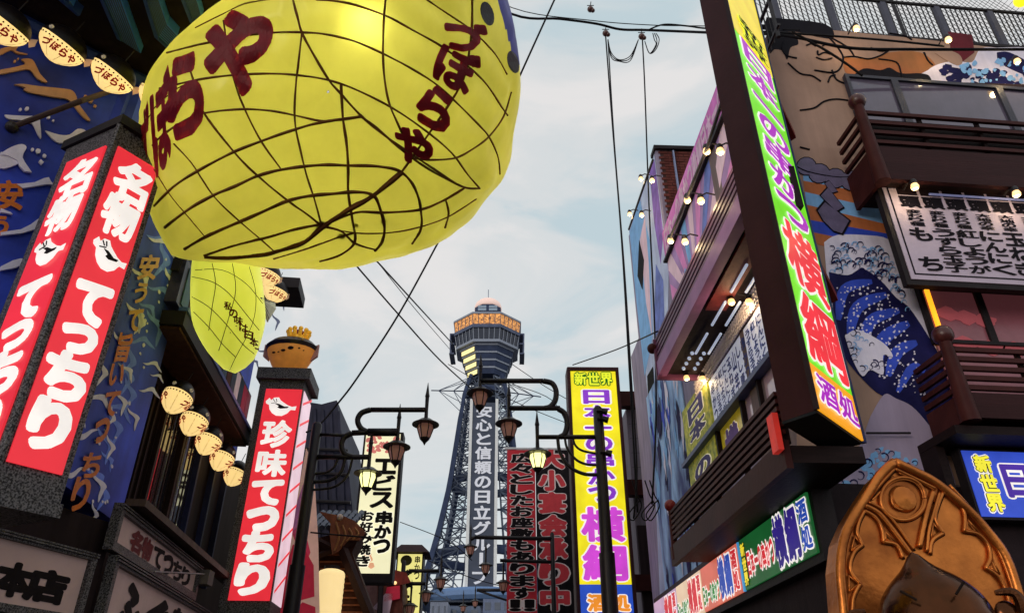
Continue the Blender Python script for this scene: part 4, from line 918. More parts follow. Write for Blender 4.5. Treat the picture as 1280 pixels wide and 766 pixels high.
# gold relief lettering down the corner wall
gl = MB(); pos = [('安', 186, 334, 12, 16), ('う', 176, 366, 8, 13), ('て', 168, 400, 9, 14), ('旨', 155, 434, 9, 19), ('い', 146, 468, 9, 14), ('て', 139, 504, 9, 16), ('っ', 127, 538, 9, 16), ('ち', 114, 581, 12, 16), ('り', 101, 617, 11, 22)]
for ch, x, y, hw, hh in pos:
    def fn(u, v, d, x=x, y=y, hw=hw, hh=hh): return LS.hit(x - hw + 2 * hw * u - (v - .5) * hh * .5, y - hh + 2 * hh * v, -.291 + d)
    put(gl, ch, fn, .035, .012, .003, 1, (0, 0, 1, 1))
    b = MB(); b.v, b.f = gl.v, gl.f; b.build('gold_character', GOLD if y < 420 else ORL, w1); gl = MB()
for ch, x, y, hw, hh in (('安', 12, 244, 17, 19), ('う', -1, 282, 12, 13)):
    def fn(u, v, d, x=x, y=y, hw=hw, hh=hh): return W2.hit(x - hw + 2 * hw * u, y - hh + 2 * hh * v, .02 + d)
    b = MB(); put(b, ch, fn, .04, .012, .003, 1, (0, 0, 1, 1)); b.build('gold_character', ORL, w2)
# deep upper eave with blue corrugated beams
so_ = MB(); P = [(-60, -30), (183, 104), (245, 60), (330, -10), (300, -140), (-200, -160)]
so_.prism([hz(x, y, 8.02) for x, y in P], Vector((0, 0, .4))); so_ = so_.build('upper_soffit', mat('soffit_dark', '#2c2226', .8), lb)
BB = mat('corrugated_blue', '#3f7cff', .45, var=.12, scale=3); BBD = mat('beam_edge_blue', '#2c4690', .5)
def beam(P, edge, foot=None):
    b = MB(); b.prism([hz(x, y, 7.9) for x, y in P], Vector((0, 0, .115))); o = b.build('soffit_beam', BB, so_)
    rb_ = MB(); a0, a1, b1, b0 = P[0], P[1], P[-2], P[-1]
    for k in range(1, 9):
        t = k / 9; q0 = (P[0][0] + (P[1][0] - P[0][0]) * t, P[0][1] + (P[1][1] - P[0][1]) * t); q1 = (P[3][0] + (P[2][0] - P[3][0]) * t, P[3][1] + (P[2][1] - P[3][1]) * t)
        rb_.tube([hz(*q0, 7.9), hz(*q1, 7.9)], .009, 4)
    rb_.build('corrugation', BBD, o, kind='stuff')
    e_ = MB(); e_.prism([hz(x, y, 7.86) for x, y in edge], Vector((0, 0, .14))); e_.build('beam_edge', BBD, o)
beam([(124, -8), (149, -8), (176, 67), (150, 50)], [(121, -8), (125, -8), (151, 52), (146, 49)])
beam([(66, -8), (82, -8), (95, 14), (90, 14)], [(63, -8), (67, -8), (100, 20), (97, 21)])
beam([(179, -8), (196, -8), (209, 30), (196, 48)], [(176, -8), (180, -8), (198, 50), (193, 47)])
beam([(196, 48), (209, 30), (222, 44), (212, 62)], [(193, 47), (198, 50), (213, 64), (209, 62)])
beam([(226, -8), (244, -8), (252, 22), (241, 30)], [(223, -8), (227, -8), (242, 32), (237, 28)])
b = MB(); b.tube([W2.hit(-12, 12, .1), W2.hit(25, 25, .1), W2.hit(185, 104, .1)], .07, 6); b.build('lantern_beam', mat('beam_edge_blue', '#2c4690'), lb)
# lower eave over the lanterns, screen strip above, soffit
ev = MB(); LS.box(ev, .3, 4.95, 6.14, 6.34, -.9, 0); ev = ev.build('lower_eave', BLK, lb)
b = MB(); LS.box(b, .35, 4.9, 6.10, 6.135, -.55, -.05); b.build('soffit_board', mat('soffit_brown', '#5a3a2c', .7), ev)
b = MB(); LS.box(b, .3, 4.95, 6.345, 6.40, -.1, .02); b.build('eave_trim', mat('trim_blue', '#4a62a8', .4), ev)
b = MB(); LS.box(b, .25, 4.95, 6.45, 7.12, -.5, -.14); sc_ = b.build('poster_strip', mat('poster_dark', '#3a3440', .4, .05, dark='#15131a', scale=5, spots=.1), ev)
cols_ = [mat('poster_red', '#a83048', .5, .2), mat('poster_pale', '#c8b8b8', .5, .2), mat('poster_teal', '#3a5a6a', .5), mat('poster_brown', '#5a4038', .5)]
for i in range(15):
    s = .4 + i * .3; b = MB(); LS.box(b, s, s + .26, 6.5 + (i % 3) * .04, 7.06, -.137, -.125); b.build('poster_print', cols_[0 if i > 12 else 1 if i in (11,) else 2 + i % 2], sc_)
b = MB(); LS.box(b, .2, 1.9, 6.9, 7.9, -.5, -.2); b.build('dark_box', BLK, lb)
# windows and posts of the street wall below the lanterns
AMB = mat('amber_window', '#e88a3a', .4, .75, '#ff9a44', var=.3)
for s0_, s1_, z0_, z1_ in ((.45, .62, 4.75, 5.5), (.72, .86, 4.5, 4.9)):
    b = MB(); LS.box(b, s0_, s1_, z0_, z1_, -.6, -.57); b.build('lit_window', AMB, w4)
b = MB(); LS.box(b, .50, .60, 4.2, 4.65, -.6, -.56); b.build('red_strip', mat('red_paint_strip', '#b83038', .5, .3), w4)
for i in range(5): b = MB(); LS.box(b, .3, .36, 4.25 + i * .12, 4.33 + i * .12, -.6, -.57); b.build('slit_window', mat('pale_slit', '#c8d8c8', .4, .4), w4)
for s in (.66, 1.0, 1.9, 2.9, 3.9, 4.9, 5.8): b = MB(); LS.box(b, s, s + .08, 3.8, 6.1, -.6, -.5); b.build('wall_post', mat('post_blueblack', '#23284a', .5) if s > 3 else DK, w4)
for i in range(14): b = MB(); LS.box(b, 1.1 + i * .19, 1.13 + i * .19, 4.0, 5.8, -.6, -.56); b.build('lattice_bar', DK, w4)
for a, c_ in ((2.0, 2.85), (3.0, 3.85)): b = MB(); LS.box(b, a, c_, 4.0, 5.9, -.6, -.57); b.build('window', glass('shop_glass', '#1c1c26'), w4)
b = MB(); b.tube([LS.pt(2.93, 3.9, -.45), LS.pt(2.95, 5.9, -.45)], .02); b.build('glint_pipe', mat('pale_pipe', '#8a90b0', .2, metal=.6), w4)
# framed sign boards at the corner
PAPER = mat('paper_board', '#c0a4a0', .7, .04, var=.08, scale=3)
INK = mat('brush_ink', '#221c1e', .7)
def board(pl, tl, tr, bl, d, label, cat='sign', frame=.09, fmat=GRAN, paper=PAPER, s1=None):
    fl, (a, c_, z0, z1) = rectsign(pl, tl, tr, bl, d)
    if s1: c_ = s1
    t = thing('framed_signboard', label, cat, pl.pt((a + c_) / 2, z0, d))
    b = MB(); pl.box(b, a, c_, z0, z1, d - .03, d); pn = b.build('board', paper, t)
    for q in ((min(a, c_) - frame, max(a, c_) + frame, z1, z1 + frame), (min(a, c_) - frame, max(a, c_) + frame, z0 - frame, z0), (min(a, c_) - frame, min(a, c_), z0 + .001, z1 - .001), (max(a, c_), max(a, c_) + frame, z0 + .001, z1 - .001)):
        b = MB(); pl.box(b, q[0], q[1], q[2], q[3], d - .05, d + .05); b.build('frame', fmat, t)
    for zq in (z1 + frame * .35, z1 + frame * .7): b = MB(); pl.box(b, min(a, c_) - frame, max(a, c_) + frame, zq, zq + .015, d + .051, d + .07); b.build('moulding', fmat, t)
    return t, pn, Flat(pl.pt(a, z1, d), pl.pt(c_, z1, d), pl.pt(c_, z0, d), pl.pt(a, z0, d)), (a, c_, z0, z1)
t, pn, fl, q = board(LS, (150, 641), (246, 711), (142, 678), -.02, 'narrow framed signboard with red and black brush lettering at the lower left corner')
htext('名物', fl, pn, .14, .12, .38, .9, mat('brush_red', '#7a2a2c', .7), .07, fit=1); htext('てっちり', fl, pn, .39, .15, .92, .92, INK, .05, fit=1)
t, pn, fl, q = board(LS, (143, 706), (266, 772), (128, 800), .0, 'large framed signboard with tall black and brown brush lettering at the bottom left corner')
htext('ふぐ料理', fl, pn, .05, .1, .98, .9, INK, .06, fit=1)
t, pn, fl, q = board(LF_, (-60, 657), (110, 700), (88, 768), .0, 'framed signboard with two heavy black characters cut by the left picture edge', frame=.07)
w_ = abs(q[1] - q[0]); us = lambda px, py: (LF_.sz(px, py)[0] - q[0]) / (q[1] - q[0])
for ch, x0, x1 in (('本', 0, 43), ('店', 41, 88)): b = MB(); put(b, ch, fl.pt, .07, .004, .004, 1, (us(x0, 700), .32, us(x1, 720), .88)); b.build('character', INK, pn)
b = MB(); b.tube([LS.hit(193, 714, .08), LS.hit(256, 717, .1)], .012); bbx = b.build('bracket_rod', mat('rod_grey', '#8a8488', .5, metal=.5), lb)
jx = LS.hit(257, 722, .1); b = MB(); b.box(jx - Vector((.08, .1, .1)), jx + Vector((.08, .1, .1))); b.build('junction_box', mat('box_grey', '#6a625e', .7), lb)
b = MB(); LS.box(b, .1, 5.4, 3.76, 3.84, -.05, .16); b.build('ledge', mat('ledge_wood', '#5a4a44', .6), lb)
# corner-mounted V box sign
ca = at(68, 384, 5.0); Q1 = Pl(ca.x, ca.y, 34); Q2 = Pl(ca.x, ca.y, -64)
s1 = Q1.sz(151, 384)[0]; s2 = Q2.sz(4, 384)[0]; zt = Q1.sz(151, 157)[1]; zb_ = Q1.sz(74, 630)[1]
vb = thing('corner_box_sign', 'large granite-framed red backlit box sign with white lettering on two faces at the upper left', 'sign', (ca.x, ca.y, zb_))
k0, k1, k2 = Q1.pt(0, 0), Q1.pt(s1, 0), Q2.pt(s2, 0); k3 = k1 + k2 - k0
b = MB(); b.hexa([p + Z * z_ for z_ in (zb_, zt) for p in (k0, k1, k2, k3)]); b.build('casing', GRAN, vb)
b = MB(); b.hexa([k0.lerp(k3, .5) + (p - k0.lerp(k3, .5)) * 1.12 + Z * z_ for z_ in (zt, zt + .1) for p in (k0, k1, k2, k3)]); b.build('cap', mat('cap_dark', '#2c2a2c', .5), vb)
b = MB(); b.hexa([k0.lerp(k3, .5) + (p - k0.lerp(k3, .5)) * 1.06 + Z * z_ for z_ in (zb_ - .1, zb_) for p in (k0, k1, k2, k3)]); b.build('foot_moulding', GRAN, vb)
RED = lit('sign_red', '#e6303c', .92, var=.08)
def fish(fl, par, u0, v0, u1, v1, d=.012, flip=False):
    def mp_(P): return [(u0 + (u1 - u0) * ((1 - x) if flip else x), v0 + (v1 - v0) * y) for x, y in P]
    b = MB(); fl.poly(b, mp_([(0, .22), (.1, .04), (.17, .16), (.25, .02), (.4, .0), (.47, .16), (.56, .26), (.72, .42), (.86, .5), (1, .46), (.98, .68), (.84, .66), (.8, .72), (.74, .86), (.58, 1), (.4, .99), (.26, .86), (.16, .66), (.12, .42), (.02, .34)]), d); o = b.build('fish_emblem', WHT, par)
    b = MB(); fl.poly(b, mp_([(.3, .34), (.44, .36), (.62, .5), (.76, .5), (.72, .58), (.5, .62), (.4, .56), (.44, .48)]), d + .006); b.build('fin_mark', INK, o)
    for (xa, ya, xb, yb) in ((.22, .1, .3, .25), (.32, .08, .36, .24), (.18, .34, .36, .28)):
        b = MB(); b.tube([fl.pt(*mp_([(xa, ya)])[0], d + .006), fl.pt(*mp_([(xb, yb)])[0], d + .006)], .006, 4); b.build('fish_line', INK, o)
for Q, xa, xb, cxl in ((Q1, 75.5, 142, lambda y: 109 + .333 * (384 - y)), (Q2, 61, 15, lambda y: 38 + .37 * (384 - y))):
    a = Q.sz(xa, 384)[0]; c_ = Q.sz(xb, 384)[0]
    zr1 = Q1.sz(151, 186)[1]; zr0 = Q1.sz(73, 593)[1]
    b = MB(); Q.box(b, a, c_, zr0, zr1, .002, .02); pn = b.build('red_panel', RED, vb)
    sa, sb = (a, c_) if Q is Q1 else (c_, a)
    fl = Flat(Q.pt(sa, zr1, .02), Q.pt(sb, zr1, .02), Q.pt(sb, zr0, .02), Q.pt(sa, zr0, .02))
    vv = lambda y: (zr1 - Q1.sz(109 + .333 * (384 - y), y)[1]) / (zr1 - zr0)
    for ch, y0, y1, ua, ub in (('名', 206, 254, .12, .95), ('物', 247, 297, .1, .92), ('て', 355, 404, .12, .88), ('っ', 407, 442, .14, .86), ('ち', 443, 500, .06, .92), ('り', 501, 563, .12, .86)):
        b = MB(); put(b, ch, fl.pt, .05 if ch in '名物' else .07, .006, .004, 1, (ua, vv(y0), ub, vv(y1))); b.build('character', WHT, pn)
    fish(fl, pn, .14, vv(303), .95, vv(338))
for a, c_, Q in ((0, .02, Q1),):
    b = MB(); b.tube([k0 + Z * zb_, k0 + Z * zt], .03, 6); b.build('corner_bead', GRAN, vb)
# second box sign further along with a crowned puffer fish on top
c2_ = at(332, 560, 12.5); c2_ = at(325, 485, 12.5); S2 = Pl(c2_.x, c2_.y, 86); 
a, zt = S2.sz(326, 474); c_, _ = S2.sz(381, 476); zb_ = S2.sz(285, 800)[1]; S3 = Pl(*S2.pt(c_, 0).xy, -4); dd = S3.sz(391, 488)[0]
sg2 = thing('vertical_box_sign', 'red backlit box sign with white lettering beneath the crowned puffer fish figure', 'sign', S2.pt((a + c_) / 2, zb_, 0))
b = MB(); S2.box(b, a, c_, zb_, zt, -max(dd, .3), 0); b.build('casing', GRAN, sg2)
b = MB(); S2.box(b, a - .07, c_ + .1, zt, zt + .22, -dd - .1, .08); b.build('cap', GRAN, sg2)
ra, rz1 = S2.sz(333, 486); rc, _ = S2.sz(378, 487); rz0 = S2.sz(290, 750)[1]
b = MB(); S2.box(b, ra, rc, rz0, rz1, .002, .02); pn = b.build('red_panel', RED, sg2)
fl = Flat(S2.pt(ra, rz1, .02), S2.pt(rc, rz1, .02), S2.pt(rc, rz0, .02), S2.pt(ra, rz0, .02))
vv = lambda y: (rz1 - S2.sz(335, y)[1]) / (rz1 - rz0)
fish(fl, pn, .06, vv(497), .92, vv(520))
for ch, y0, y1 in (('珍', 525, 560), ('味', 562, 596), ('て', 600, 631), ('っ', 634, 664), ('ち', 664, 702), ('り', 704, 744)):
    b = MB(); put(b, ch, fl.pt, .045 if ch in '珍味' else .07, .006, .004, 1, (.1, vv(y0), .9, vv(y1))); b.build('character', WHT, pn)
b = MB(); S3.box(b, .05, dd - .04, rz0, rz1, .002, .015); sp_ = b.build('side_panel', lit('side_pink_white', '#f0d0dc', .8), sg2)
for k in range(9): zq = rz0 + (rz1 - rz0) * (k + .3) / 9; b = MB(); S3.poly(b, [(.06, zq), (dd - .05, zq + .35), (dd - .05, zq + .40), (.06, zq + .05)], .018, .003); b.build('side_stripe', RED, sp_)
fc = S2.pt((a + c_) / 2 + .05, zt + .22, -.1)
pf = thing('puffer_figure', 'orange puffer fish figure with dark back and golden crown atop a red box sign', 'fish figure', fc)
PFO = mat('puffer_orange', '#dc943c', .4, .22, '#e89040', var=.25, scale=4)
b = MB(); b.lathe(fc, [(.02, -.02), (.24, .0), (.34, .12), (.43, .3), (.46, .42), (.42, .48)], 24, 1, .8); b.build('belly', PFO, pf, smooth=40)
b = MB(); b.lathe(fc + Vector((0, 0, .42)), [(.47, 0), (.50, .07), (.40, .17), (.2, .23), (.01, .25)], 24, 1, .8); b.build('back', mat('puffer_back', '#241c20', .35), pf, smooth=40)
for sx, r in ((-.24, .035), (-.05, .045), (.08, .06), (.22, .03), (-.14, .022), (.3, .02)):
    b = MB(); yy = -.8 * .43 * math.sqrt(max(0, 1 - (sx / .43) ** 2)) - .005; b.ball(fc + Vector((sx, yy, .3 + .05 * math.sin(sx * 9))), r, 8, 6, sy=.35, sz=.6); b.build('spot', INK, pf)
b = MB(); b.ball(fc + Vector((.26, -.30, .53)), .035, 10, 6); b.build('eye', mat('eye_gold', '#c8a050', .3), pf)
for sx in (-1, 1): b = MB(); b.prism([fc + Vector((sx * .40, -.05, .2)), fc + Vector((sx * .52, -.05, .3)), fc + Vector((sx * .52, -.05, .55)), fc + Vector((sx * .41, -.05, .5))], Vector((0, .05, 0))); b.build('fin', mat('fin_pink', '#c89088', .5), pf)
CRW = mat('crown_gold', '#e8b030', .3, .25, '#f0b030', metal=.3)
cc = fc + Vector((.08, 0, .64)); b = MB(); b.lathe(cc, [(.17, 0), (.17, .08), (.16, .08), (.16, .0)], 16); b.build('crown_band', CRW, pf)
for k in range(11):
    a_ = k * math.pi / 5.5; p = cc + Vector((.165 * math.cos(a_), .165 * math.sin(a_), .07)); q = cc + Vector((.20 * math.cos(a_), .20 * math.sin(a_), .17))
    b = MB(); b.tube([p, q], [.04, .035], 6); b.ball(q + Vector((0, 0, .02)), .048, 8, 6); b.build('crown_point', CRW, pf)
b = MB(); b.ball(cc + Vector((0, 0, .1)), .15, 12, 8, sz=1.0); b.build('crown_lining', mat('crown_rose', '#8a3a4c', .6), pf)

# ================================================================ puffer-fish lanterns
LAN = mat('lantern_paper', '#f4d890', .5, .95, '#ffd98c', var=.15, scale=5); CAPM = mat('lantern_cap', '#1d171a', .4); LRD = mat('lantern_red', '#b8261e', .6, .15)
LAN2 = mat('lantern_side', '#f3e0a0', .5, .85, '#ffdf98', var=.1)
def fz(t):   # outline of the lantern against height (-1..1)
    return math.sqrt(max(0, 1 - t * t)) if t > 0 else max(0, 1 - (-t) ** 1.75) ** .66
LA, LB_, LC = .31, .23, .27
def lp(a, t): return Vector((LA * fz(t) * math.cos(a), LB_ * fz(t) * math.sin(a), LC * t))
lan = thing('puffer_lantern', 'x', 'lantern', (0, 0, 0), 'puffer-fish lanterns on the left restaurant')
b = MB(); n = 28; tt = [-1, -.93, -.8, -.6, -.4, -.2, 0, .12]
b.add([lp(2 * math.pi * k / n, t) for t in tt for k in range(n)], [(i * n + k, i * n + (k + 1) % n, (i + 1) * n + (k + 1) % n, (i + 1) * n + k) for i in range(len(tt) - 1) for k in range(n)])
b.build('paper_belly', LAN, lan, smooth=1)
b = MB(); tt = [.12, .3, .5, .7, .88, .97, 1]
b.add([lp(2 * math.pi * k / n, t) * 1.03 for t in tt for k in range(n)], [(i * n + k, i * n + (k + 1) % n, (i + 1) * n + (k + 1) % n, (i + 1) * n + k) for i in range(len(tt) - 1) for k in range(n)])
cp_ = b.build('dark_back', CAPM, lan, smooth=1)
b = MB()
for k in range(30):
    p = lp(2 * math.pi * k / 30, -.02); nn = Vector((p.x / LA ** 2, p.y / LB_ ** 2, 0)).normalized(); b.lathe(p + nn * .002, [(.013, 0), (.012, .006)], 7, M=nn.to_track_quat('Z', 'Y').to_matrix())
b.build('dot_row', CAPM, lan, kind='stuff')
for k in range(7):
    b = MB(); a_ = 2 * math.pi * (k + .5) / 7; b.tube([lp(a_, t) * 1.004 for t in (-1, -.85, -.6, -.3, 0)], .003, 4, False); b.build('paper_rib', mat('rib_amber', '#b07a30', .6), lan)
def lfn(x0, x1, z0, z1):
    def fn(u, v, d):
        x = x0 + (x1 - x0) * u; z_ = z1 + (z0 - z1) * v; f = LB_ * math.sqrt(max(.01, fz(z_ / LC) ** 2 - (x / LA) ** 2)); return Vector((x, -f - .004 - d, z_))
    return fn
for i, ch in enumerate('づぼらや'):
    b = MB(); put(b, ch, lfn(-.235 + i * .118, -.135 + i * .118, -.15, -.035), .05, 0, .004, 1, (0, 0, 1, 1)); b.build('red_character', LRD, lan)
    b = MB(); put(b, ch, (lambda f: lambda u, v, d: (lambda p: Vector((-p.x, -p.y, p.z)))(f(u, v, d)))(lfn(-.235 + i * .118, -.135 + i * .118, -.15, -.035)), .05, 0, .004, 1, (0, 0, 1, 1)); b.build('red_character', LRD, lan)
b = MB(); b.prism([Vector((LA * .93, -.012, .05)), Vector((LA * 1.2, -.012, .12)), Vector((LA * 1.28, -.012, .02)), Vector((LA * 1.15, -.012, -.04))], Vector((0, .024, 0))); b.build('tail_fin', mat('tail_cream', '#d8b090', .6, .2), lan)
for sx, sy in ((-.75, -1), (-.75, 1)):
    p = lp(math.atan2(sy * .55, sx), .35) * 1.04; b = MB(); b.ball(p, .032, 10, 8); e_ = b.build('eye', mat('eye_white', '#d8c8b0', .4, .15), lan); b = MB(); b.ball(p * 1.06, .016, 8, 6); b.build('pupil', CAPM, e_)
b = MB(); b.tube([Vector((0, 0, LC)), Vector((0, 0, LC + .2))], .008); b.build('hanger', IRON, lan)
bpy.context.view_layer.update()
first = True
spots = [(222, 497, .15, 'lantern nearest the camera in the row of five under the lower black eave', 'row'), (243, 526, .15, 'lantern second nearest in the row of five under the lower black eave', 'row'),
         (261, 551, .15, 'lantern in the middle of the row of five under the lower black eave', 'row'), (278, 572, .15, 'lantern second farthest in the row of five under the lower black eave', 'row'), (294, 592, .15, 'lantern farthest away in the row of five under the lower black eave', 'row'),
         (6, 32, .35, 'lantern cut by the left edge of the picture under the upper blue-beamed eave', 'top'), (78, 58, .35, 'lantern in the middle of the lettered three under the upper blue-beamed eave', 'top'), (141, 94, .35, 'lantern nearest the big yellow balloon under the upper eave, with red lettering', 'top'),
         (196, 122, .35, 'lantern mostly hidden behind the left edge of the big yellow balloon', 'top'),
         (334, 343, .1, 'lantern above its twin beside the tail of the small yellow balloon', 'far'), (344, 364, .1, 'lantern below its twin beside the tail of the small yellow balloon', 'far')]
for x, y, d, lab, kd in spots:
    if kd == 'row': p = LS.hit(x, y, -.28); rz = R(118); sc = .9
    elif kd == 'far': p = LS.hit(x, y, -.2); rz = R(60); sc = .95
    else: p = W2.hit(x, y, d); sc = .72 if x < 150 else .64
    if kd == 'top': rz = R(90 - 46.3 + 10)
    rot = (R(16), 0, rz) if kd != 'top' else (R(34), R(10), rz)
    if first: lan.location = p; lan.rotation_euler = rot; lan.scale = (sc,) * 3; lan['label'] = 'puffer-fish ' + lab; first = False
    else: dup(lan, p, 'puffer-fish ' + lab, rot=rot, scale=sc)
# long brown pole
pl_ = thing('wall_pole', 'thin brown pole jutting from the blue wave wall towards the big yellow balloon', 'pole', W2.hit(15, 159, .1))
b = MB(); b.tube([W2.hit(15, 159, .02), W2.hit(100, 127, .45), at(200, 93, 6.6)], .028, 8); b.build('rod', mat('pole_brown', '#4a3a38', .5), pl_)
b = MB(); b.ball(W2.hit(15, 159, .02), .06); b.build('socket', IRON, pl_)

# ================================================================ the big balloon
def balloon(outline, cpx, dist, front, back, N1=72, N2=40, pw=.75):
    rc_ = ray(*cpx).normalized(); C_ = O + rc_ * dist; wv = -rc_; uv = wv.cross(Vector((0, 0, 1))).normalized() * -1; vv_ = uv.cross(wv) * 1
    if vv_.z < 0: vv_ = -vv_
    if uv.x < 0: uv = -uv
    P = []
    for x, y in outline:
        r = ray(x, y).normalized(); t = (C_ - O).dot(wv) / r.dot(wv); q = O + r * t - C_; P.append((q.dot(uv), q.dot(vv_)))
    Q = catmull([Vector((a, b, 0)) for a, b in P + P[:1]], 6)[:-1]
    pol = sorted((math.atan2(q.y, q.x), q.length) for q in Q)
    def rad(a):
        a = (a + math.pi) % (2 * math.pi) - math.pi
        for i in range(len(pol)):
            a0, r0 = pol[i - 1] if i else (pol[-1][0] - 2 * math.pi, pol[-1][1]); a1, r1 = pol[i]
            if a0 <= a <= a1: return r0 + (r1 - r0) * (a - a0) / max(1e-9, a1 - a0)
        a0, r0 = pol[-1]; a1, r1 = pol[0][0] + 2 * math.pi, pol[0][1]; return r0 + (r1 - r0) * (a - a0) / max(1e-9, a1 - a0)
    V_ = []; 
    for i in range(N2 + 1):
        ph_ = math.pi * i / N2; S = max(math.sin(ph_), 1e-3) ** pw; D = math.cos(ph_)
        D = (abs(D) ** .9) * (front if D > 0 else -back)
        for j in range(N1):
            a_ = 2 * math.pi * j / N1; r = rad(a_); r = dist * math.sin(math.atan(r / dist))
            V_.append(C_ + (uv * math.cos(a_) + vv_ * math.sin(a_)) * r * S + wv * D)
    F_ = [(i * N1 + j, i * N1 + (j + 1) % N1, (i + 1) * N1 + (j + 1) % N1, (i + 1) * N1 + j) for i in range(N2) for j in range(N1)]
    bv = BVHTree.FromPolygons(V_, F_)
    return V_, F_, bv, C_, (uv, vv_, wv)
def proj(bv, px, py, d=0):
    r = ray(px, py).normalized(); h = bv.ray_cast(O, r)
    if h[0] is None:
        # glancing past the edge: nearest point of the surface
        q = O + r * 8; h = bv.find_nearest(q)
    n_ = h[1]; n_ = n_ if n_.dot(r) < 0 else -n_
    return h[0] + n_ * d
def quadglyph(bv, ch, Qd, r, m, par, name='red_character', d=.014):
    tl, tr, br_, bl_ = [Vector((a, b, 0)) for a, b in Qd]; mb = MB()
    put(mb, ch, lambda u, v, e: Vector((u, v, e)), r, 0, .004, 1, (0, 0, 1, 1))
    bm = bmesh.new(); me = bpy.data.meshes.new('t'); me.from_pydata([tuple(v) for v in mb.v], [], mb.f); bm.from_mesh(me); bpy.data.meshes.remove(me)
    bmesh.ops.triangulate(bm, faces=bm.faces)
    for _ in range(4):
        es = [e for e in bm.edges if e.calc_length() > .11]
        if not es: break
        bmesh.ops.subdivide_edges(bm, edges=es, cuts=1); bmesh.ops.triangulate(bm, faces=[f for f in bm.faces if len(f.verts) > 3])
    out_ = MB(); vs_ = []
    for v in bm.verts:
        u, w_ = v.co.x, v.co.y; p = tl.lerp(tr, u).lerp(bl_.lerp(br_, u), w_); vs_.append(proj(bv, p.x, p.y, d + v.co.z))
    bm.verts.index_update(); out_.add(vs_, [tuple(v.index for v in f.verts) for f in bm.faces]); bm.free()
    return out_.build(name, m, par)
outl = [(178, 140), (181, 215), (192, 268), (208, 308), (226, 321), (300, 326), (370, 331), (430, 330), (490, 317), (540, 303), (580, 275), (605, 245), (626, 220), (636, 180), (644, 130), (646, 90), (640, 40), (630, 0), (610, -60), (560, -110), (480, -130), (400, -110), (330, -50), (290, 0), (240, 38), (205, 76), (188, 105)]
V_, F_, bvh, BC, (bu, bv_, bw_) = balloon(outl, (410, 115), 8.6, 1.75, 1.9, 200, 110)
big = thing('puffer_balloon', 'huge yellow puffer-fish balloon lantern with dark red lettering hung over the street', 'balloon lantern', tuple(BC))
SK = mat('balloon_skin', '#d6cf56', .32, var=.16, scale=.9, bump=.35, trans=.6)
RIB = mat('net_brown', '#6e4422', .7, var=.3)
zx = lambda P: [(160 + x / 2.252, y / 2.252) for x, y in P]
ribs = [([(465, 0), (478, 50), (490, 93), (520, 150), (565, 225), (600, 265), (655, 325), (720, 380), (800, 435), (860, 475), (940, 525), (990, 530)], .012),
 ([(725, 0), (720, 60), (718, 150), (722, 220), (735, 290), (760, 350), (800, 440)], .011),
 ([(190, 80), (270, 40), (330, 12), (400, 0)], .006), ([(110, 150), (210, 125), (330, 102), (410, 93), (490, 92), (560, 98), (640, 118), (718, 152), (800, 195), (870, 240), (930, 295), (985, 350), (1015, 385), (1040, 440), (1046, 490)], .010),
 ([(530, 0), (620, 10), (725, 45), (800, 85), (880, 130), (960, 190), (1010, 240), (1050, 300), (1068, 325)], .010), ([(840, 0), (900, 40), (965, 85), (1030, 150), (1066, 210)], .009),
 ([(90, 250), (200, 225), (300, 212), (400, 208), (475, 212), (560, 225), (640, 252), (745, 305), (840, 370), (910, 430), (955, 490), (988, 528)], .010),
 ([(70, 410), (100, 380), (160, 340), (220, 318), (320, 308), (400, 312), (470, 325), (540, 340), (600, 338), (655, 330)], .010),
 ([(75, 580), (130, 525), (200, 480), (290, 432), (375, 398), (470, 365), (545, 345), (655, 328)], .013),
 ([(105, 640), (170, 590), (240, 550), (300, 525), (365, 495), (430, 478), (500, 468), (560, 464), (620, 466), (700, 468), (760, 480), (795, 510), (815, 550), (823, 585), (825, 640), (800, 685)], .015),
 ([(160, 700), (220, 665), (300, 630), (370, 600), (450, 565), (520, 550), (580, 545), (640, 540), (690, 550), (710, 590), (722, 640), (715, 680), (695, 705)], .017),
 ([(215, 718), (300, 690), (400, 665), (470, 645), (545, 630)], .014), ([(215, 722), (300, 723), (380, 715), (440, 700), (500, 678), (545, 640), (620, 590), (690, 550), (770, 485)], .026),
 ([(770, 485), (830, 400), (900, 300), (945, 220), (962, 130), (968, 60), (968, 0)], .013), ([(490, 93), (480, 180), (472, 250), (470, 340), (485, 420), (505, 500), (525, 560), (545, 635)], .010),
 ([(600, 235), (605, 330), (615, 400), (620, 470), (620, 540), (632, 620), (638, 680), (600, 715), (540, 735)], .014), ([(170, 180), (195, 260), (215, 320), (300, 430), (365, 495), (450, 565), (500, 600), (545, 635)], .011),
 ([(270, 60), (280, 130), (300, 230), (330, 310), (375, 398), (430, 475)], .009), ([(130, 405), (180, 460), (240, 550), (300, 610), (370, 670), (410, 705)], .008), ([(70, 470), (120, 550), (170, 610), (220, 670)], .006),
 ([(655, 328), (700, 360), (745, 400), (800, 445), (870, 490), (940, 525)], .012), ([(545, 635), (640, 598), (720, 598), (820, 590), (885, 565), (945, 530)], .014),
 ([(800, 445), (850, 450), (920, 445), (970, 420), (1015, 385), (1055, 330), (1078, 260)], .011), ([(560, 640), (640, 655), (730, 655), (815, 640), (900, 610), (980, 560)], .009), ([(895, 565), (902, 600), (892, 640)], .012),
 ([(545, 635), (600, 650), (640, 685), (700, 703)], .013), ([(410, 728), (500, 700), (600, 665), (638, 655)], .010), ([(60, 330), (80, 300), (140, 250), (200, 225)], .005)]
from mathutils.kdtree import KDTree
pts_ = []
for P, r in ribs:
    Q = catmull([Vector((x, y, 0)) for x, y in zx(P)], 14); pts_ += [proj(bvh, q.x, q.y, 0) for q in Q]
kd_ = KDTree(len(pts_))
for i, p in enumerate(pts_): kd_.insert(p, i)
kd_.balance()
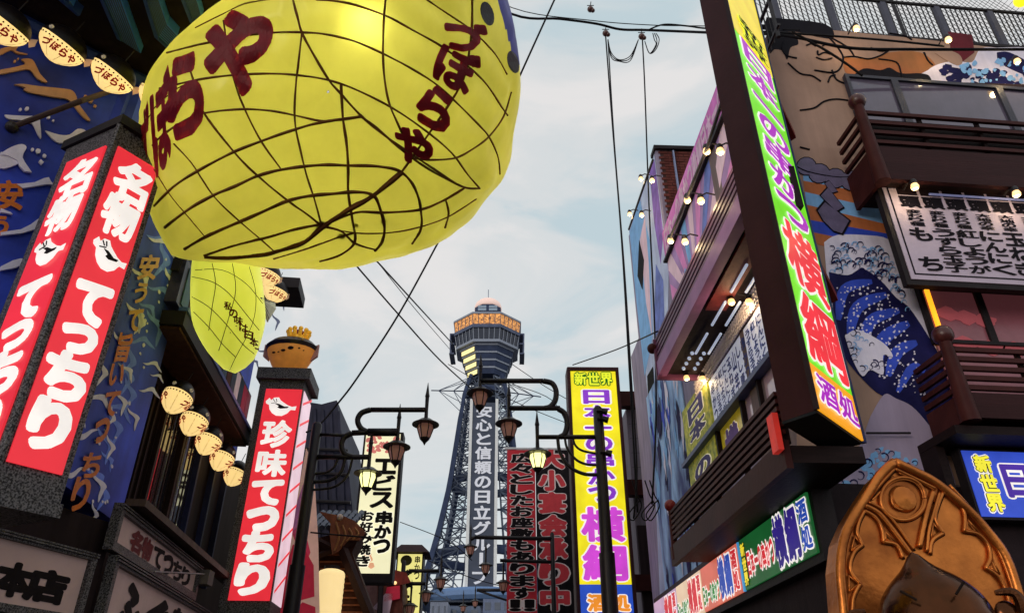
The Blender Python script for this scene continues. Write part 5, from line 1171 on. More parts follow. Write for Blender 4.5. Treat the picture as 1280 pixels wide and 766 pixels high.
V0 = V_; V_ = []
for p in V0:
    n_ = (p - BC).normalized(); dd_ = kd_.find(p)[2]; puff = .036 * (1 - math.exp(-(dd_ / .11) ** 2)) if (p - BC).dot(bw_) > -.3 else .03
    wr = noise.noise(p * 2.6 + Vector((3, 1, 7))) * .022 + noise.noise(Vector((p.x * 7, p.y * 7, p.z * 2.5))) * .012
    V_.append(p + n_ * (puff + wr - .014))
fy, fb_ = [], []
for f in F_:
    c_ = sum((V_[i] for i in f), Vector()) / 4; px_, py_ = pix(c_); q = c_ - BC
    bnd = 622 + (py_ * .27 if py_ > 0 else py_ * 1.1)
    (fb_ if (px_ > bnd and py_ < 84) or (q.dot(bw_) < -.9 and q.dot(bv_) > -.2) else fy).append(f)
b = MB(); b.add(V_, fy); b.build('yellow_skin', SK, big, smooth=1)
b = MB(); b.add(V_, fb_); b.build('dark_back', mat('balloon_back', '#4040a0', .5, var=.2), big, smooth=1)
bvh = BVHTree.FromPolygons(V_, F_)
for P, r in ribs:
    Q = catmull([Vector((x, y, 0)) for x, y in zx(P)], 5)
    b = MB(); b.tube([proj(bvh, q.x, q.y, .004) for q in Q], [r * .95 * (1 + .16 * math.sin(i * .9 + r * 900)) for i in range(len(Q))], 5); b.build('net_rib', RIB, big)
for x, y, r in ((545, 635, .06), (640, 635, .03), (718, 625, .035), (655, 328, .03), (600, 665, .04)):
    c_ = proj(bvh, *zx([(x, y)])[0], -.02); b = MB(); b.ball(c_, r, 12, 8, sz=.35); b.build('net_knot', RIB, big, smooth=1)
BRED = mat('balloon_letter_red', '#9c2230', .45, var=.1, trans=.45)
for ch, Qd, r in (('や', [(195, 75), (405, -5), (415, 215), (250, 318)], .06), ('ら', [(112, 190), (205, 115), (222, 370), (118, 400)], .06), ('ぼ', [(60, 265), (122, 180), (130, 455), (82, 505)], .05), ('ず', [(36, 320), (62, 280), (68, 520), (50, 560)], .05),
                  ('づ', [(900, 35), (1015, 80), (975, 165), (872, 125)], .06), ('ぼ', [(880, 112), (998, 165), (955, 285), (852, 215)], .05), ('ら', [(850, 232), (925, 275), (890, 390), (795, 325)], .06), ('や', [(765, 342), (872, 392), (830, 492), (735, 415)], .06)):
    quadglyph(bvh, ch, zx(Qd), r, BRED, big)
for x, y, rx, ry in ((608, 18, 8, 15), (640, 78, 7, 14)):
    b = MB(); b.prism([proj(bvh, x + rx * math.cos(t) - .35 * ry * math.sin(t) * -1 * .6, y + ry * math.sin(t), .012) for t in [j * math.pi / 8 for j in range(16)]], bw_ * .004); b.build('back_spot', CAPM, big)
def lamp(name, loc, e, r, col, par, typ='POINT', **k):
    l = bpy.data.lights.new(name, typ); l.energy = e; l.color = col[:3]
    l.shadow_soft_size = r
    for a_, c_ in k.items(): setattr(l, a_, c_)
    o = bpy.data.objects.new(name, l); COL.objects.link(o); o.parent = par; o.location = Vector(loc) - wl(par); return o
lamp('inner_lamp', BC - bv_ * .2, 125, .4, (1, .95, .75), big)
hp = proj(bvh, 457, 32, 0); lamp('inner_lamp', hp - bw_ * .2, 8, .05, (1, .96, .9), big)
for px, py in ((350, -40), (500, -60)):
    b = MB(); p = at(px, py, 6.0); b.tube([BC + bv_ * 1.6 + bu * (px - 425) * .006, BC + bv_ * 5 + bu * (px - 425) * .008], .015); b.build('hanging_rope', CABLE, big)
# small balloon
outl2 = [(240, 320), (238, 360), (240, 400), (252, 428), (268, 450), (289, 467), (308, 459), (320, 445), (328, 420), (332, 398), (330, 370), (326, 340), (320, 310), (285, 285), (255, 295)]
V2, F2, bvh2, BC2, (u2, v2, w2_) = balloon(outl2, (284, 380), 10.2, .62, .62, 40, 24, pw=.8)
sm = thing('puffer_balloon', 'smaller lit yellow-green puffer-fish balloon hung by the blue wall beneath the huge one', 'balloon lantern', tuple(BC2))
b = MB(); b.add(V2, F2); b.build('yellow_skin', mat('balloon_skin_lit', '#e6e870', .4, .5, var=.1, scale=1.5, trans=.3, dark='#d6d850'), sm, smooth=1)
x5 = lambda P: [(140 + x / 2.394, 300 + y / 2.394) for x, y in P]
for P in ([(240, 110), (300, 125), (350, 160), (400, 220), (440, 270)], [(240, 170), (290, 200), (340, 250), (390, 310), (425, 340)], [(245, 215), (290, 260), (330, 310), (370, 350)], [(300, 70), (310, 130), (300, 200), (290, 270)], [(360, 70), (370, 150), (350, 230), (320, 330)], [(410, 80), (430, 160), (420, 250), (370, 350), (350, 395)], [(250, 90), (330, 90), (400, 130), (450, 190)]):
    Q = catmull([Vector((x, y, 0)) for x, y in x5(P)], 4); b = MB(); b.tube([proj(bvh2, q.x, q.y, .003) for q in Q], .005, 4); b.build('net_rib', mat('rib_olive', '#6a6420', .6), sm)
tx0, ty0, tx1, ty1 = 355, 200, 432, 325
SRED = mat('small_letter_red', '#7a2018', .5)
for i, ch in enumerate('私の味は日本一'):
    t = i / 7; cx_, cy_ = 352 + 105 * t, 198 + 150 * t; a_ = R(52); hw = 13
    dx_, dy_ = math.cos(a_), math.sin(a_)
    def cn(u, v): return (cx_ - 4 + u * 13 - v * 1, cy_ + v * 12.5 + u * 4)
    quadglyph(bvh2, ch, x5([cn(-1, -1), cn(1, -1), cn(1, 1), cn(-1, 1)]), .035, SRED, sm, d=.008)
TF_ = mat('fin_pale', '#c8c8a8', .5, .15)
tp = [proj(bvh2, 328, 374, -.05)]; e0 = at(343, 376, 9.0); e1 = at(338, 400, 9.0)
b = MB(); b.prism([proj(bvh2, 325, 372, 0), at(344, 378, 9.1), at(345, 386, 9.1), at(335, 402, 9.1)], Vector((-.02, .02, 0))); tf = b.build('tail_fin', TF_, sm)
for k in range(8): t = k / 7; b = MB(); b.tube([proj(bvh2, 325, 372, .01), at(344 - 9 * t, 378 + 24 * t, 9.05)], .006, 4); b.build('fin_ray', mat('rib_olive', '#6a6420'), tf)
lamp('inner_lamp', BC2, 6, .2, (1, 1, .8), sm)

# ================================================================ street lamps
HAT = mat('lamp_iron', '#241f22', .4, metal=.3); LGD = mat('lamp_glass_dim', '#b8887c', .25, .12, '#c89080', trans=.3); LGL = mat('lamp_glass_lit', '#f0f4b0', .3, 1.9, '#f4f09a')
def lantern(p, par, k=1.0, on_=False):
    b = MB(); b.lathe(p, [(.02, .1 * k), (.10 * k, .085 * k), (.16 * k, .04 * k), (.235 * k, .0), (.235 * k, -.015 * k), (.14 * k, -.01)], 20); hat = b.build('lamp_hat', HAT, par, smooth=40)
    b = MB(); b.lathe(p, [(.125 * k, -.012), (.135 * k, -.08 * k), (.08 * k, -.25 * k)], 6); gl_ = b.build('lamp_glass', LGL if on_ else LGD, hat)
    b = MB()
    for j in range(6):
        a_ = j * math.pi / 3; b.tube([p + Vector((r * k * math.cos(a_), r * k * math.sin(a_), z_ * k)) for r, z_ in ((.13, -.01), (.14, -.08), (.085, -.25))], .009 * k, 4)
    b.build('lamp_rib', HAT, hat)
    b = MB(); b.lathe(p, [(.09 * k, -.25 * k), (.085 * k, -.27 * k), (.03 * k, -.33 * k), (.004, -.38 * k)], 10); b.build('lamp_finial', HAT, hat)
    b = MB(); b.lathe(p, [(.035 * k, .08 * k), (.03 * k, .25 * k), (.034 * k, .5 * k), (.042 * k, .52 * k), (.03 * k, .58 * k), (.004, .78 * k)], 8); b.build('lamp_spike', HAT, hat)
    if on_: lamp('lamp_light', p + Vector((0, 0, -.14 * k)), 14 * k, .06, (1, .97, .6), par)
def street_lamp(y, postpx, arms, lanterns, label, k=1.0, r=.1, extra=()):
    LPp = Pl(0, y, 90); top = LPp.hit(*postpx); t = thing('street_lamp', label, 'street lamp', (top.x, y, 0), 'ornate iron street lamps')
    b = MB(); b.tube([(top.x, y, 0), (top.x, y, top.z * .62)], [r * 1.35, r * 1.25], 12); b.build('base_post', HAT, t, smooth=40)
    b = MB(); b.tube([(top.x, y, top.z * .62), (top.x, y, top.z - .05), (top.x, y, top.z)], [r, r * .85, r * .5], 12); b.build('post', HAT, t, smooth=40)
    for P, rr in arms:
        b = MB(); b.tube(catmull([LPp.hit(*q) for q in P], 6) if len(P) > 2 else [LPp.hit(*q) for q in P], rr * k, 8); b.build('arm', HAT, t, smooth=1)
    for (x, y_), on_ in lanterns: lantern(LPp.hit(x, y_), t, k, on_)
    return t
street_lamp(12, (747, 508), [([(747, 546), (673, 546)], .04), ([(679, 476), (601, 476)], .045), ([(679, 476), (690, 479), (695, 488), (694, 500), (688, 508), (681, 510)], .05), ([(700, 510), (637, 510)], .045), ([(698, 511), (706, 517), (709, 530), (706, 542), (700, 546)], .05),
   ([(697, 546), (700, 565), (712, 583), (730, 592), (747, 593)], .03), ([(706, 546), (709, 560), (720, 574), (733, 580), (747, 581)], .022), ([(716, 546), (719, 556), (728, 563), (747, 567)], .02)],
   [((672, 567), True), ((636, 529), False), ((600, 491), False)], 'large iron street lamp with three lanterns in front of the tall yellow sign')
b_ = Pl(0, 12, 90)
for x, y in ((752, 513), (753, 523), (757, 565)):
    t = thing('floodlight', 'small spotlight clamped to the right street lamp post, %s' % {513: 'topmost of three', 523: 'middle one of three', 565: 'lowest of three'}[y], 'spotlight', b_.hit(x, y, .1))
    c_ = b_.hit(x, y, .1); b = MB(); b.tube([c_ + Vector((-.09, 0, 0)), c_], .02); b.build('bracket', HAT, t); b = MB(); b.tube([c_, c_ + Vector((.10, 0, -.03))], [.05, .06], 10); b.build('head', HAT, t)
street_lamp(12, (397, 528), [([(397, 571), (461, 571)], .045), ([(460, 540), (497, 540)], .07), ([(463, 512), (532, 512)], .045), ([(463, 512), (452, 516), (447, 525), (451, 535), (460, 540)], .05), ([(440, 541), (430, 547), (427, 557), (431, 567), (441, 571)], .05), ([(440, 541), (460, 540)], .05),
   ([(399, 543), (437, 544)], .03), ([(392, 602), (412, 600), (426, 590), (432, 571)], .03), ([(391, 592), (408, 590), (418, 583), (423, 571)], .022), ([(391, 612), (418, 608), (434, 594), (441, 571)], .022)],
   [((460, 591), True), ((496, 558), False), ((532, 530), False)], 'large iron street lamp with three lanterns on the left before the cream sign')
street_lamp(25, (690, 665), [([(594, 671), (690, 673)], .07), ([(594, 671), (588, 674)], .06), ([(625, 700), (690, 702)], .06)], [((588, 683), False), ((607, 706), False), ((629, 728), False)], 'farther street lamp on the right side, three dim lanterns across the foot of the tower', 1.0, .08)
street_lamp(24, (505, 700), [([(511, 713), (549, 713)], .06), ([(511, 713), (506, 718), (507, 727), (513, 730)], .06), ([(511, 729), (532, 729)], .06)], [((551, 724), False), ((533, 741), False), ((513, 757), False)], 'farther street lamp on the left side beside the small roofed sign', 1.0, .08)
street_lamp(40, (640, 737), [([(596, 737), (640, 737)], .09), ([(596, 737), (640, 752)], .06)], [((579, 757), False), ((594, 751), False)], 'farthest street lamp, tiny, just above the bottom edge under the tower', 1.0, .1)

# ================================================================ left side beyond the box sign
DP = Pl(-4.9, 22, 88)
db = thing('tarpaulin_building', 'dark blue-black building wrapped in sheeting behind the left street lamp', 'building', DP.pt(-1, 0))
b = MB(); TARP = mat('dark_tarp', '#3a3a4c', .6, var=.35, scale=1.2)
P = [(330, 503), (390, 503), (402, 505), (421, 500), (425, 530), (429, 552), (434, 575), (437, 600), (441, 640), (446, 800), (330, 800)]
DP.pxpoly(b, P, 0, -5); b.build('wall', TARP, db)
for k in range(4): b = MB(); DP.pxpoly(b, [(392 + k * 10, 512 + k), (395 + k * 10, 511 + k), (402 + k * 11, 700), (396 + k * 11, 700)], .0, .06); b.build('sheet_fold', TARP, db)
for y in (560, 590, 625, 655): b = MB(); b.tube([DP.hit(380, y, .15), DP.hit(437 + (y - 600) * .05, y + 3, .15)], .05); b.build('crossbar', IRON, db)
EP = Pl(-3.5, 20, 88)
fl, (s0, s1, z0, z1) = rectsign(EP, (458, 542), (501, 541), (443, 716))
es = thing('vertical_box_sign', 'cream backlit box sign with black brush lettering between the left street lamp and the tower', 'sign', EP.pt(s0, z0))
b = MB(); EP.box(b, s0 - .06, s1 + .08, z0 - .22, z1 + .06, -.5, -.005); b.build('casing', mat('casing_black', '#241e20', .5), es)
b = MB(); EP.box(b, s0, s1, z0, z1, -.003, .012); pn = b.build('cream_panel', lit('sign_cream', '#f2ecc0', .92, var=.05), es)
fl = Flat(EP.pt(s0, z1, .012), EP.pt(s1, z1, .012), EP.pt(s1, z0, .012), EP.pt(s0, z0, .012))
PKM = lit('pattern_rose', '#d87a70', .7)
random.seed(8)
bb_ = MB()
for k in range(40):
    u, v = random.uniform(.05, .95), random.uniform(.01, .14)
    pts = [(u + .06 * math.cos(t) * (1 + .4 * math.sin(3 * t)), v + .014 * math.sin(t)) for t in [j * math.pi / 4 for j in range(8)]]; fl.poly(bb_, [(max(.01, min(.99, a)), max(.005, min(.99, c))) for a, c in pts], .006 + k * .0001, .002)
bb_.build('rose_pattern', PKM, pn, kind='stuff')
for u, v, r in ((.35, .9, .16), (.2, .93, .1), (.7, .45, .05), (.5, .95, .08), (.85, .22, .05)):
    b = MB(); fl.poly(b, [(u + r * (1 + .2 * math.sin(5 * t)) * math.cos(t), min(.995, v + r * .25 * math.sin(t))) for t in [j * math.pi / 8 for j in range(16)]], .008, .002); b.build('printed_flower', lit('print_apricot', '#e8a880', .8), pn)
SINK = mat('brush_black', '#17130f', .6)
vtext('エビス', fl, pn, .3, .19, .95, .56, SINK, .05, fit=1, d=.02); vtext('串かつ', fl, pn, .5, .575, .96, .87, SINK, .06, outline=lit('print_cream', '#faf4d8', .95), orr=.14, fit=1, d=.02); vtext('お好み焼き', fl, pn, .08, .575, .45, .96, SINK, .05, outline=lit('print_cream', '#faf4d8', .95), orr=.14, fit=1, d=.02)
FP = Pl(-2.9, 26, 88)
fl, (s0, s1, z0, z1) = rectsign(FP, (498, 692), (528, 692), (490, 800))
fs = thing('roofed_sign', 'small yellow lit sign with a dark hipped roof standing left of the tower', 'sign', FP.pt(s0, z0))
b = MB(); FP.box(b, s0 - .05, s1 + .05, z0, z1 + .02, -.8, -.005); b.build('casing', mat('casing_black', '#241e20'), fs)
b = MB(); FP.box(b, s0, s1, z0, z1, -.003, .012); pn = b.build('yellow_panel', lit('sign_pale_yellow', '#f0e68a', .9), fs)
b = MB(); A_ = [FP.pt(s, z_, d) for s, z_, d in ((s0 - .2, z1 + .03, .25), (s1 + .25, z1 + .03, .25), (s1 + .25, z1 + .03, -1.1), (s0 - .2, z1 + .03, -1.1), (s0 + .05, z1 + .36, -.2), (s1 - .05, z1 + .36, -.2), (s1 - .05, z1 + .36, -.65), (s0 + .05, z1 + .36, -.65))]
b.hexa([A_[0], A_[1], A_[3], A_[2], A_[4], A_[5], A_[7], A_[6]]); b.build('roof', mat('roof_dark_red', '#3c2024', .6), fs)
fl = Flat(FP.pt(s0, z1, .012), FP.pt(s1, z1, .012), FP.pt(s1, z0, .012), FP.pt(s0, z0, .012))
vv = lambda y: (z1 - FP.sz(510, y)[1]) / (z1 - z0)
b = MB(); fl.poly(b, [(.35 + .24 * math.cos(t), vv(700) + (vv(706) - vv(694)) * .55 * math.sin(t)) for t in [j * math.pi / 8 for j in range(16)]], .004, .003); b.build('round_emblem', mat('emblem_olive', '#5c5a30', .6), pn)
vtext('串かつ', fl, pn, .7, vv(694), .93, vv(724), SINK, .03, fit=1); vtext('どて焼', fl, pn, .2, vv(712), .62, vv(766), SINK, .05, fit=1)
# pink and red printed banner beside the second box sign
BPn = Pl(*at(360, 700, 13.6).xy, 60)
pbn = thing('hanging_banner', 'slanting pink and red printed banner beside the foot of the left street lamp', 'banner', BPn.hit(370, 766))
b = MB(); BPn.pxpoly(b, [(383, 560), (389, 575), (394, 610), (398, 680), (400, 790), (340, 790), (352, 720), (368, 640)], 0, -.03); cl_ = b.build('cloth', mat('banner_cream', '#e0b8a8', .8, .18, '#e0b0a0', var=.2, scale=3), pbn)
for P, m in (([(364, 660), (372, 625), (384, 590), (388, 640), (382, 668), (370, 678)], PINK), ([(352, 725), (366, 680), (380, 684), (392, 706), (393, 745), (375, 750), (358, 766), (346, 790)], mat('banner_crimson', '#b82840', .8, .2, '#b82840')), ([(365, 665), (378, 650), (388, 690), (380, 710)], mat('banner_rose', '#c83a58', .8, .2, '#c83a58')), ([(362, 770), (378, 752), (394, 758), (396, 790), (358, 790)], mat('banner_crimson', '#b82840'))):
    b = MB(); BPn.pxpoly(b, P, .002, .003); b.build('printed_petal', m, cl_)
# gabled tiled roof with a carved fish, and its paper lantern
GPp = Pl(*at(420, 700, 16).xy, 86)
gr = thing('gabled_shop_roof', 'small gabled shop roof with blue-grey tiles behind the left street lamp', 'roof', GPp.hit(420, 760))
TM = mat('tile_blue_grey', '#4c5468', .5, var=.25); WDN = mat('carved_wood', '#8a4c30', .6, var=.3, scale=5)
for r in range(5):
    for c_ in range(7):
        s, z_ = GPp.sz(386 + c_ * 8.5 + r * 2, 660 - r * 7); b = MB(); b.tube([GPp.pt(s, z_, .05 - r * .22), GPp.pt(s, z_ + .13, -.17 - r * .22)], .065, 6); b.build('roof_tile', TM, gr)
b = MB(); GPp.pxpoly(b, [(380, 672), (398, 672), (440, 660), (450, 668), (440, 690), (480, 800), (380, 800)], -.1, -.8); b.build('gable_wall', mat('brown_boarding', '#4a2a22', .7, var=.3, stretch=(1, 1, 6)), gr)
for k in range(9):
    b = MB(); GPp.pxpoly(b, [(400, 692 + k * 9), (424 + k * 4.2, 692 + k * 9), (425 + k * 4.2, 694 + k * 9), (400, 694 + k * 9)], -.1, .05); b.build('weatherboard', WDN, gr)
for P, r in (([(462, 768), (440, 715), (426, 680)], .11), ([(380, 668), (400, 678), (420, 688)], .09), ([(398, 694), (430, 682), (456, 666)], .07)):
    b = MB(); b.tube([GPp.hit(x, y, .12) for x, y in P], r, 4); b.build('rafter', mat('dark_rafter', '#3c2624', .6), gr)
b = MB(); GPp.pxpoly(b, [(400, 640), (412, 643), (430, 646), (444, 652), (458, 666), (450, 676), (436, 676), (424, 690), (416, 694), (413, 670), (414, 655)], .12, .1)
cf = thing('carved_fish', 'carved brown wooden fish ornament mounted on the gable of the tiled shop roof', 'ornament', GPp.hit(430, 690, .2)); b.build('body', WDN, cf)
for x0, y0, x1, y1 in ((420, 652, 418, 688), (428, 656, 426, 682), (436, 660, 433, 676), (444, 660, 441, 674)):
    b = MB(); b.tube(catmull([GPp.hit(x0, y0, .23), GPp.hit(x0 + 4, (y0 + y1) / 2, .25), GPp.hit(x1, y1, .23)], 4), .022, 5); b.build('scale_ridge', mat('scale_light', '#b07848', .6), cf)
b = MB(); b.ball(GPp.hit(425, 646, .23), .07, 10, 6); b.build('eye', mat('fish_eye', '#c8b0a0', .4), cf)
lc = GPp.hit(411, 745, .35); pln = thing('paper_lantern', 'tall cream paper lantern glowing under the gabled shop roof', 'lantern', lc)
b = MB(); prof = [(.14, .52), (.24, .48)] + [(.27 + (.008 if i % 2 else 0), .44 - i * .05) for i in range(20)] + [(.24, -.6), (.14, -.64)]
b.lathe(lc, prof[::-1], 20); b.build('paper_body', mat('big_lantern_paper', '#f6dc98', .5, .8, '#ffe0a0', var=.12), pln, smooth=60)
b = MB(); b.lathe(lc, [(.16, .5), (.16, .58)], 16); b.build('cap_ring', BLK, pln)
# cluttered shops farther down on the left
CP = Pl(*at(470, 740, 23).xy, 86)
cs = thing('far_shopfront', 'cluster of small red and brown shop fronts under the cream sign', 'building', CP.hit(480, 766))
b = MB(); CP.pxpoly(b, [(436, 718), (503, 718), (503, 800), (436, 800)], 0, -3); b.build('wall', mat('brown_wall', '#6a3c34', .7, var=.3), cs)
for P, m in (([(486, 722), (492, 712), (508, 716), (514, 728), (498, 732), (486, 731)], mat('red_awning', '#8a3028', .7)), ([(484, 734), (500, 732), (500, 748), (480, 752)], mat('banner_crimson', '#b82840')), ([(448, 718), (455, 717), (456, 732), (449, 733)], AMB), ([(466, 760), (482, 742), (492, 742), (486, 770)], PINKP), ([(458, 726), (472, 726), (472, 766), (458, 766)], mat('curtain_rose', '#a87a74', .7))):
    b = MB(); CP.pxpoly(b, P, .02, .1); b.build('shop_panel', m, cs)
for x, y in ((488, 721), (432, 752), (494, 728)): b = MB(); b.ball(CP.hit(x, y, .2), .05, 8, 6); b.build('shop_bulb', BULB, cs)
b = MB(); b.tube([CP.hit(477, 718, .3), CP.hit(474, 780, .3)], .08); b.build('shop_post', BLK, cs)
# rooftops beneath the tower
for i, (x0, x1, y0, hx) in enumerate(((538, 560, 752, '#8a92a8'), (560, 600, 757, '#6a7690'), (604, 640, 748, '#7884a4'))):
    RPp = Pl(0, 110 + i * 6, 90); b = MB(); a, z_ = RPp.sz(x0, y0); c_, _ = RPp.sz(x1, y0)
    t = thing('distant_building', ['pale distant building left of the tower foot', 'grey distant building below the tower base', 'blue-grey distant building right of the tower foot'][i], 'building', RPp.pt((a + c_) / 2, 0))
    RPp.box(b, a, c_, 0, z_, -8, 0); wq = b.build('wall', mat('far_wall_%d' % i, hx, .7, bump=0), t)
    for k in range(3):
        for j in range(3): b = MB(); ww = (c_ - a) / 3; RPp.box(b, a + ww * k + .3, a + ww * (k + 1) - .3, z_ - 1.6 - j * 2.6, z_ - .5 - j * 2.6, .0, .05); b.build('window', glass('far_window', '#4a5468'), t)

# ================================================================ bulbs on the right building
bulb = thing('flood_lamp', 'x', 'lamp', (0, 0, 0), 'warm bulb lamps on the right restaurant')
b = MB(); b.tube([Vector((0, .22, .10)), Vector((0, .1, .13)), Vector((0, 0, .07))], .012, 6); b.build('arm', IRON, bulb)
b = MB(); b.lathe((0, 0, 0), [(.03, .10), (.045, .07), (.05, .02)], 12); b.build('socket', IRON, bulb)
b = MB(); b.lathe((0, 0, 0), [(.02, -.065), (.045, -.052), (.055, -.026), (.042, .02)], 14); b.build('bulb', BULB, bulb, smooth=1)
lamp('bulb_light', (0, .02, -.12), 5, .05, (1, .72, .38), bulb)
bpy.context.view_layer.update()
bl_ = [(RS, 883, 188, .9, 'left one of the pair highest on the painted street face'), (RS, 900, 188, .9, 'right one of the pair highest on the painted street face'), (RS, 859, 249, .9, 'left one of the middle pair on the street face sunburst mural'), (RS, 876, 250, .9, 'right one of the middle pair on the street face sunburst mural'),
       (RS, 838, 300, .9, 'left one of the pair just above the plank eave end'), (RS, 856, 301, .9, 'right one of the pair just above the plank eave end'), (RS, 801, 223, .5, 'left one of the upper pair on the far tall mural'), (RS, 815, 225, .5, 'right one of the upper pair on the far tall mural'),
       (RS, 787, 267, .5, 'left one of the lower pair on the far tall mural'), (RS, 802, 268, .5, 'right one of the lower pair on the far tall mural'), (RS, 914, 376, .35, 'nearer lamp under the plank eave before the lattice'), (RS, 936, 376, .15, 'lamp reflected beside the nearer one against the lattice'), (RS, 858, 471, .35, 'farther lamp under the plank eave over the painted yellow reflection'), (RS, 878, 472, .15, 'small lamp against the painted yellow reflection'),
       (RF, 1070, 35, .5, 'leftmost one over the front mural below the roof railing'), (RF, 1185, 49, .5, 'middle one over the painted hand below the roof railing'), (RF, 1271, 76, .4, 'one at the right edge before the painted wave'), (RF, 1143, 232, .85, 'left one in front of the framed menu board'), (RF, 1270, 241, .85, 'right one in front of the framed menu board')]
for i, (pl_, x, y, d, lab) in enumerate(bl_):
    p = pl_.hit(x, y, d); rz = math.atan2(-pl_.n.x, pl_.n.y) + math.pi; lab = 'warm glowing bulb lamp, ' + lab
    if i == 0: bulb.location = p; bulb.rotation_euler = (0, 0, rz); bulb['label'] = lab
    else: dup(bulb, p, lab, rotz=rz)
    if pl_ is RS and y < 310:
        pass
sb = dup(bulb, SP.hit(1060, 825, 1.05), 'warm glowing bulb lamp left of the golden throne back, below the picture edge', rotz=0.6)
for c_ in sb.children:
    if c_.type == 'LIGHT': c_.data = c_.data.copy(); c_.data.energy = 9; c_.location.y = .1; c_.location.z = -.1
for (pa, pb_, lab) in (((884, 185), (905, 120), 'upper conduit carrying bulb lamps over the painted street face'), ((838, 297), (884, 185), 'lower conduit carrying bulb lamps over the painted street face')):
    t = thing('lamp_conduit', 'thin dark ' + lab, 'conduit', RS.hit(*pa, .75)); b = MB(); b.tube([RS.hit(*pa, .92), RS.hit(*pb_, .92)], .025); b.build('tube', IRON, t)
t = thing('lamp_conduit', 'thin dark rail along the edge of the far tall mural', 'conduit', RS.hit(786, 285, .4)); b = MB(); b.tube([RS.hit(786, 287, .45), RS.hit(816, 200, .45)], .025); b.build('tube', IRON, t)
t = thing('spot_bulb', 'big yellow bulb at the top right corner above the roof fence', 'lamp', RF.hit(1276, 2, .3)); b = MB(); b.ball(RF.hit(1276, 1, .3), .12); b.build('bulb', mat('yellow_bulb', '#ffd820', .3, 1.5, '#ffd020'), t, smooth=1)

# ================================================================ cables
def cable(pts, r, label, sag=6, name='cable', cat='cable'):
    b = MB(); P = catmull(pts, sag) if len(pts) > 2 else [Vector(p) for p in pts]; b.tube(P, r, 6)
    o = b.build(name, CABLE, None, smooth=1); props(o, label, cat); return o
K = lambda P, y: [at(a, b, y) for a, b in P]
cable([at(560, -30, 10.2), at(640, 18, 10.2), at(700, 24, 10.3), at(745, 30, 10.4), at(775, 37, 10.5), at(810, 38, 10.3), at(885, 41, 9.6), RF.hit(975, 44, .3), RF.hit(1060, 60, .5), RF.hit(1150, 62, .5), RF.hit(1300, 62, .5)], .028, 'thick main cable running from behind the big balloon to the right restaurant')
cable(K([(560, -40), (640, 10), (740, 26), (820, 32), (885, 33)], 10) + [RF.hit(1000, 38, .3)], .010, 'thin wire just above the thick main cable')
cable(K([(810, 38), (830, 31), (860, 33), (885, 36)], 10.1) + [RF.hit(990, 42, .35), RF.hit(1100, 50, .5), RF.hit(1180, 58, .5)], .018, 'second black cable joining the main cable near the insulators')
cable([at(757, 45, 13), at(765, 150, 13), at(777, 300, 13), at(786, 450, 13), at(794, 590, 13), at(797, 640, 13)], .018, 'left of the two long black cables dropping past the yellow sign')
cable([at(760, 50, 12.95), at(768, 180, 12.95), at(780, 330, 12.95), at(789, 470, 12.95), at(796, 585, 12.95), at(792, 648, 12.95)], .016, 'twin black cable twisted beside the left long dropped cable')
cable([at(803, 50, 13), at(806, 110, 13), at(811, 250, 13), at(818, 400, 13), at(820, 520, 13), at(815, 630, 13)], .018, 'right one of the two long black cables dropping before the painted wall')
for i in range(3): cable(K([(760, 50), (764, 66 + i * 3), (774, 75 + i), (788, 70 + i * 3), (798, 50)], 12.9), .012, ['upper', 'middle', 'lower'][i] + ' drooping loop of cable between the two insulators')
for i in range(3): cable(K([(806, 52), (812, 67), (820, 62 - i * 3), (824 - i * 3, 50), (820 - i * 2, 42)], 12.9), .012, ['outer', 'middle', 'inner'][i] + ' curl of cable right of the right insulator')
for i, (a0, a1) in enumerate(((790, 640), (806, 625), (812, 640))): cable(K([(a0, 600), (a0 + 6, 618), (a1 / 1.0 * 0 + a0 + 12, 632), (a0 + 2, 650), (a0 - 4, 642), (a0 + 10, 625)], 12.9), .012, ['left', 'middle', 'right'][i] + ' knotted loop of cable at the foot of the dropped cables')
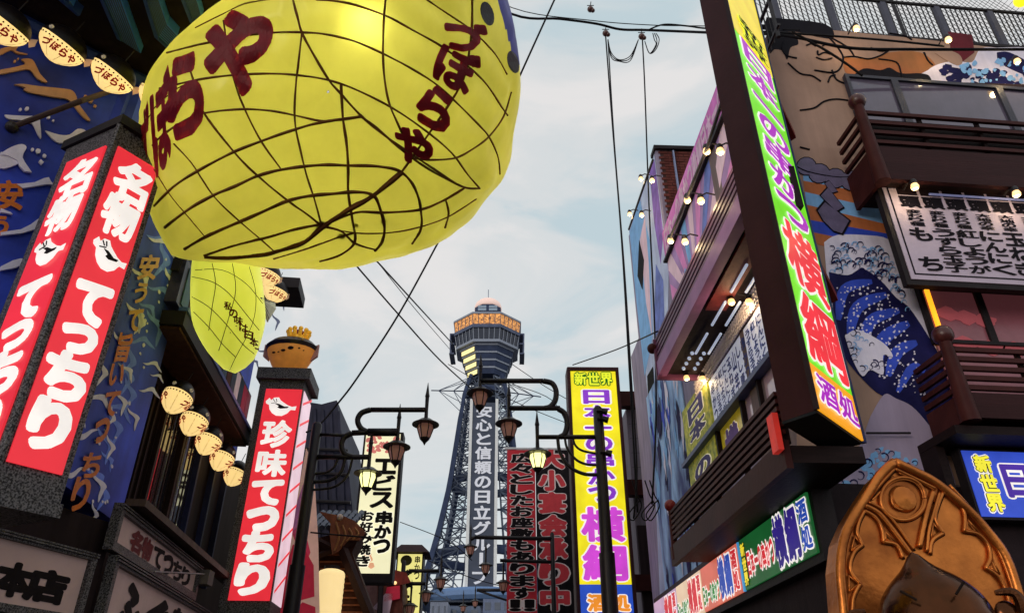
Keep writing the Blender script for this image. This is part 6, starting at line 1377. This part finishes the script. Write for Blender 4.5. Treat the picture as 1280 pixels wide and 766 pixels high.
for x, y, lab in ((757, 42, 'left brown'), (802, 46, 'right brown'), (738, 12, 'upper hanging')):
    t = thing('insulator', lab + ' porcelain insulator on the overhead cables', 'insulator', at(x, y, 12.9)); c_ = at(x, y, 12.9)
    INS = mat('brown_porcelain', '#5a3834', .25)
    b = MB(); b.ball(c_, .085, 12, 8); b.ball(c_ + Vector((.06, 0, -.05)), .06, 10, 6); b.build('porcelain', INS, t, smooth=1)
    b = MB(); b.tube([c_ + Vector((0, 0, .08)), c_ + Vector((.03, 0, .3))], .012); b.tube([c_ + Vector((-.08, 0, .15)), c_ + Vector((.1, 0, .15))], .012); b.build('clamp', IRON, t)
cable([at(644, 108, 9.5), at(668, 55, 9.4), at(700, -15, 9.3)], .018, 'black stay wire leaving the right edge of the big balloon upwards')
cable([at(552, 295, 12), at(500, 390, 12.3), at(448, 470, 12.6), at(424, 502, 13), at(400, 530, 12.8), at(383, 540, 12.5)], .018, 'black wire from under the big balloon down to the left street lamp')
cable([at(441, 327, 14), at(500, 395, 16), at(552, 452, 19), at(600, 495, 24)], .02, 'left wire running from the big balloon towards the tower')
cable([at(467, 322, 14), at(520, 380, 18), at(566, 430, 24)], .02, 'middle wire running from the big balloon towards the tower deck')
cable([at(470, 325, 14.2), at(518, 385, 18.2), at(562, 436, 24)], .01, 'thin wire running alongside the middle one towards the tower deck')
cable([YP.hit(716, 456, 0), RS.hit(760, 440, .8).lerp(YP.hit(716, 456, 0), .5) if False else at(770, 437, 16), RS.hit(822, 414, .85)], .016, 'thin stay wire from the top of the yellow sign to the eave end knob')
for i, P in enumerate(([(640, 455), (680, 482), (720, 505)], [(640, 480), (690, 500), (712, 540)], [(560, 455), (640, 500), (712, 530)], [(500, 652), (560, 676), (590, 700)], [(535, 700), (590, 722), (640, 735)])):
    cable(K(P, 34), .018, ['thin wire crossing the tower neck towards the yellow sign', 'lower thin wire crossing behind the right lamp scrolls', 'long thin wire descending across the tower shaft', 'faint wire over the small roofed sign', 'faint low wire at the tower foot'][i])
cable(K([(388, 665), (420, 668), (470, 672)], 11.5), .012, 'thin rod-like wire crossing the left lamp post at fish level')
cable([RF.hit(990, 40, .9), RF.hit(1030, 62, .9), RF.hit(1058, 80, .9), RF.hit(1078, 95, .9)], .02, 'short diagonal black cable across the painted face')

# tidy: labels stay within sixteen words
for o in bpy.data.objects:
    l_ = o.get('label')
    if l_ and len(l_.split()) > 16: print('LONG', o.name, len(l_.split()), l_)
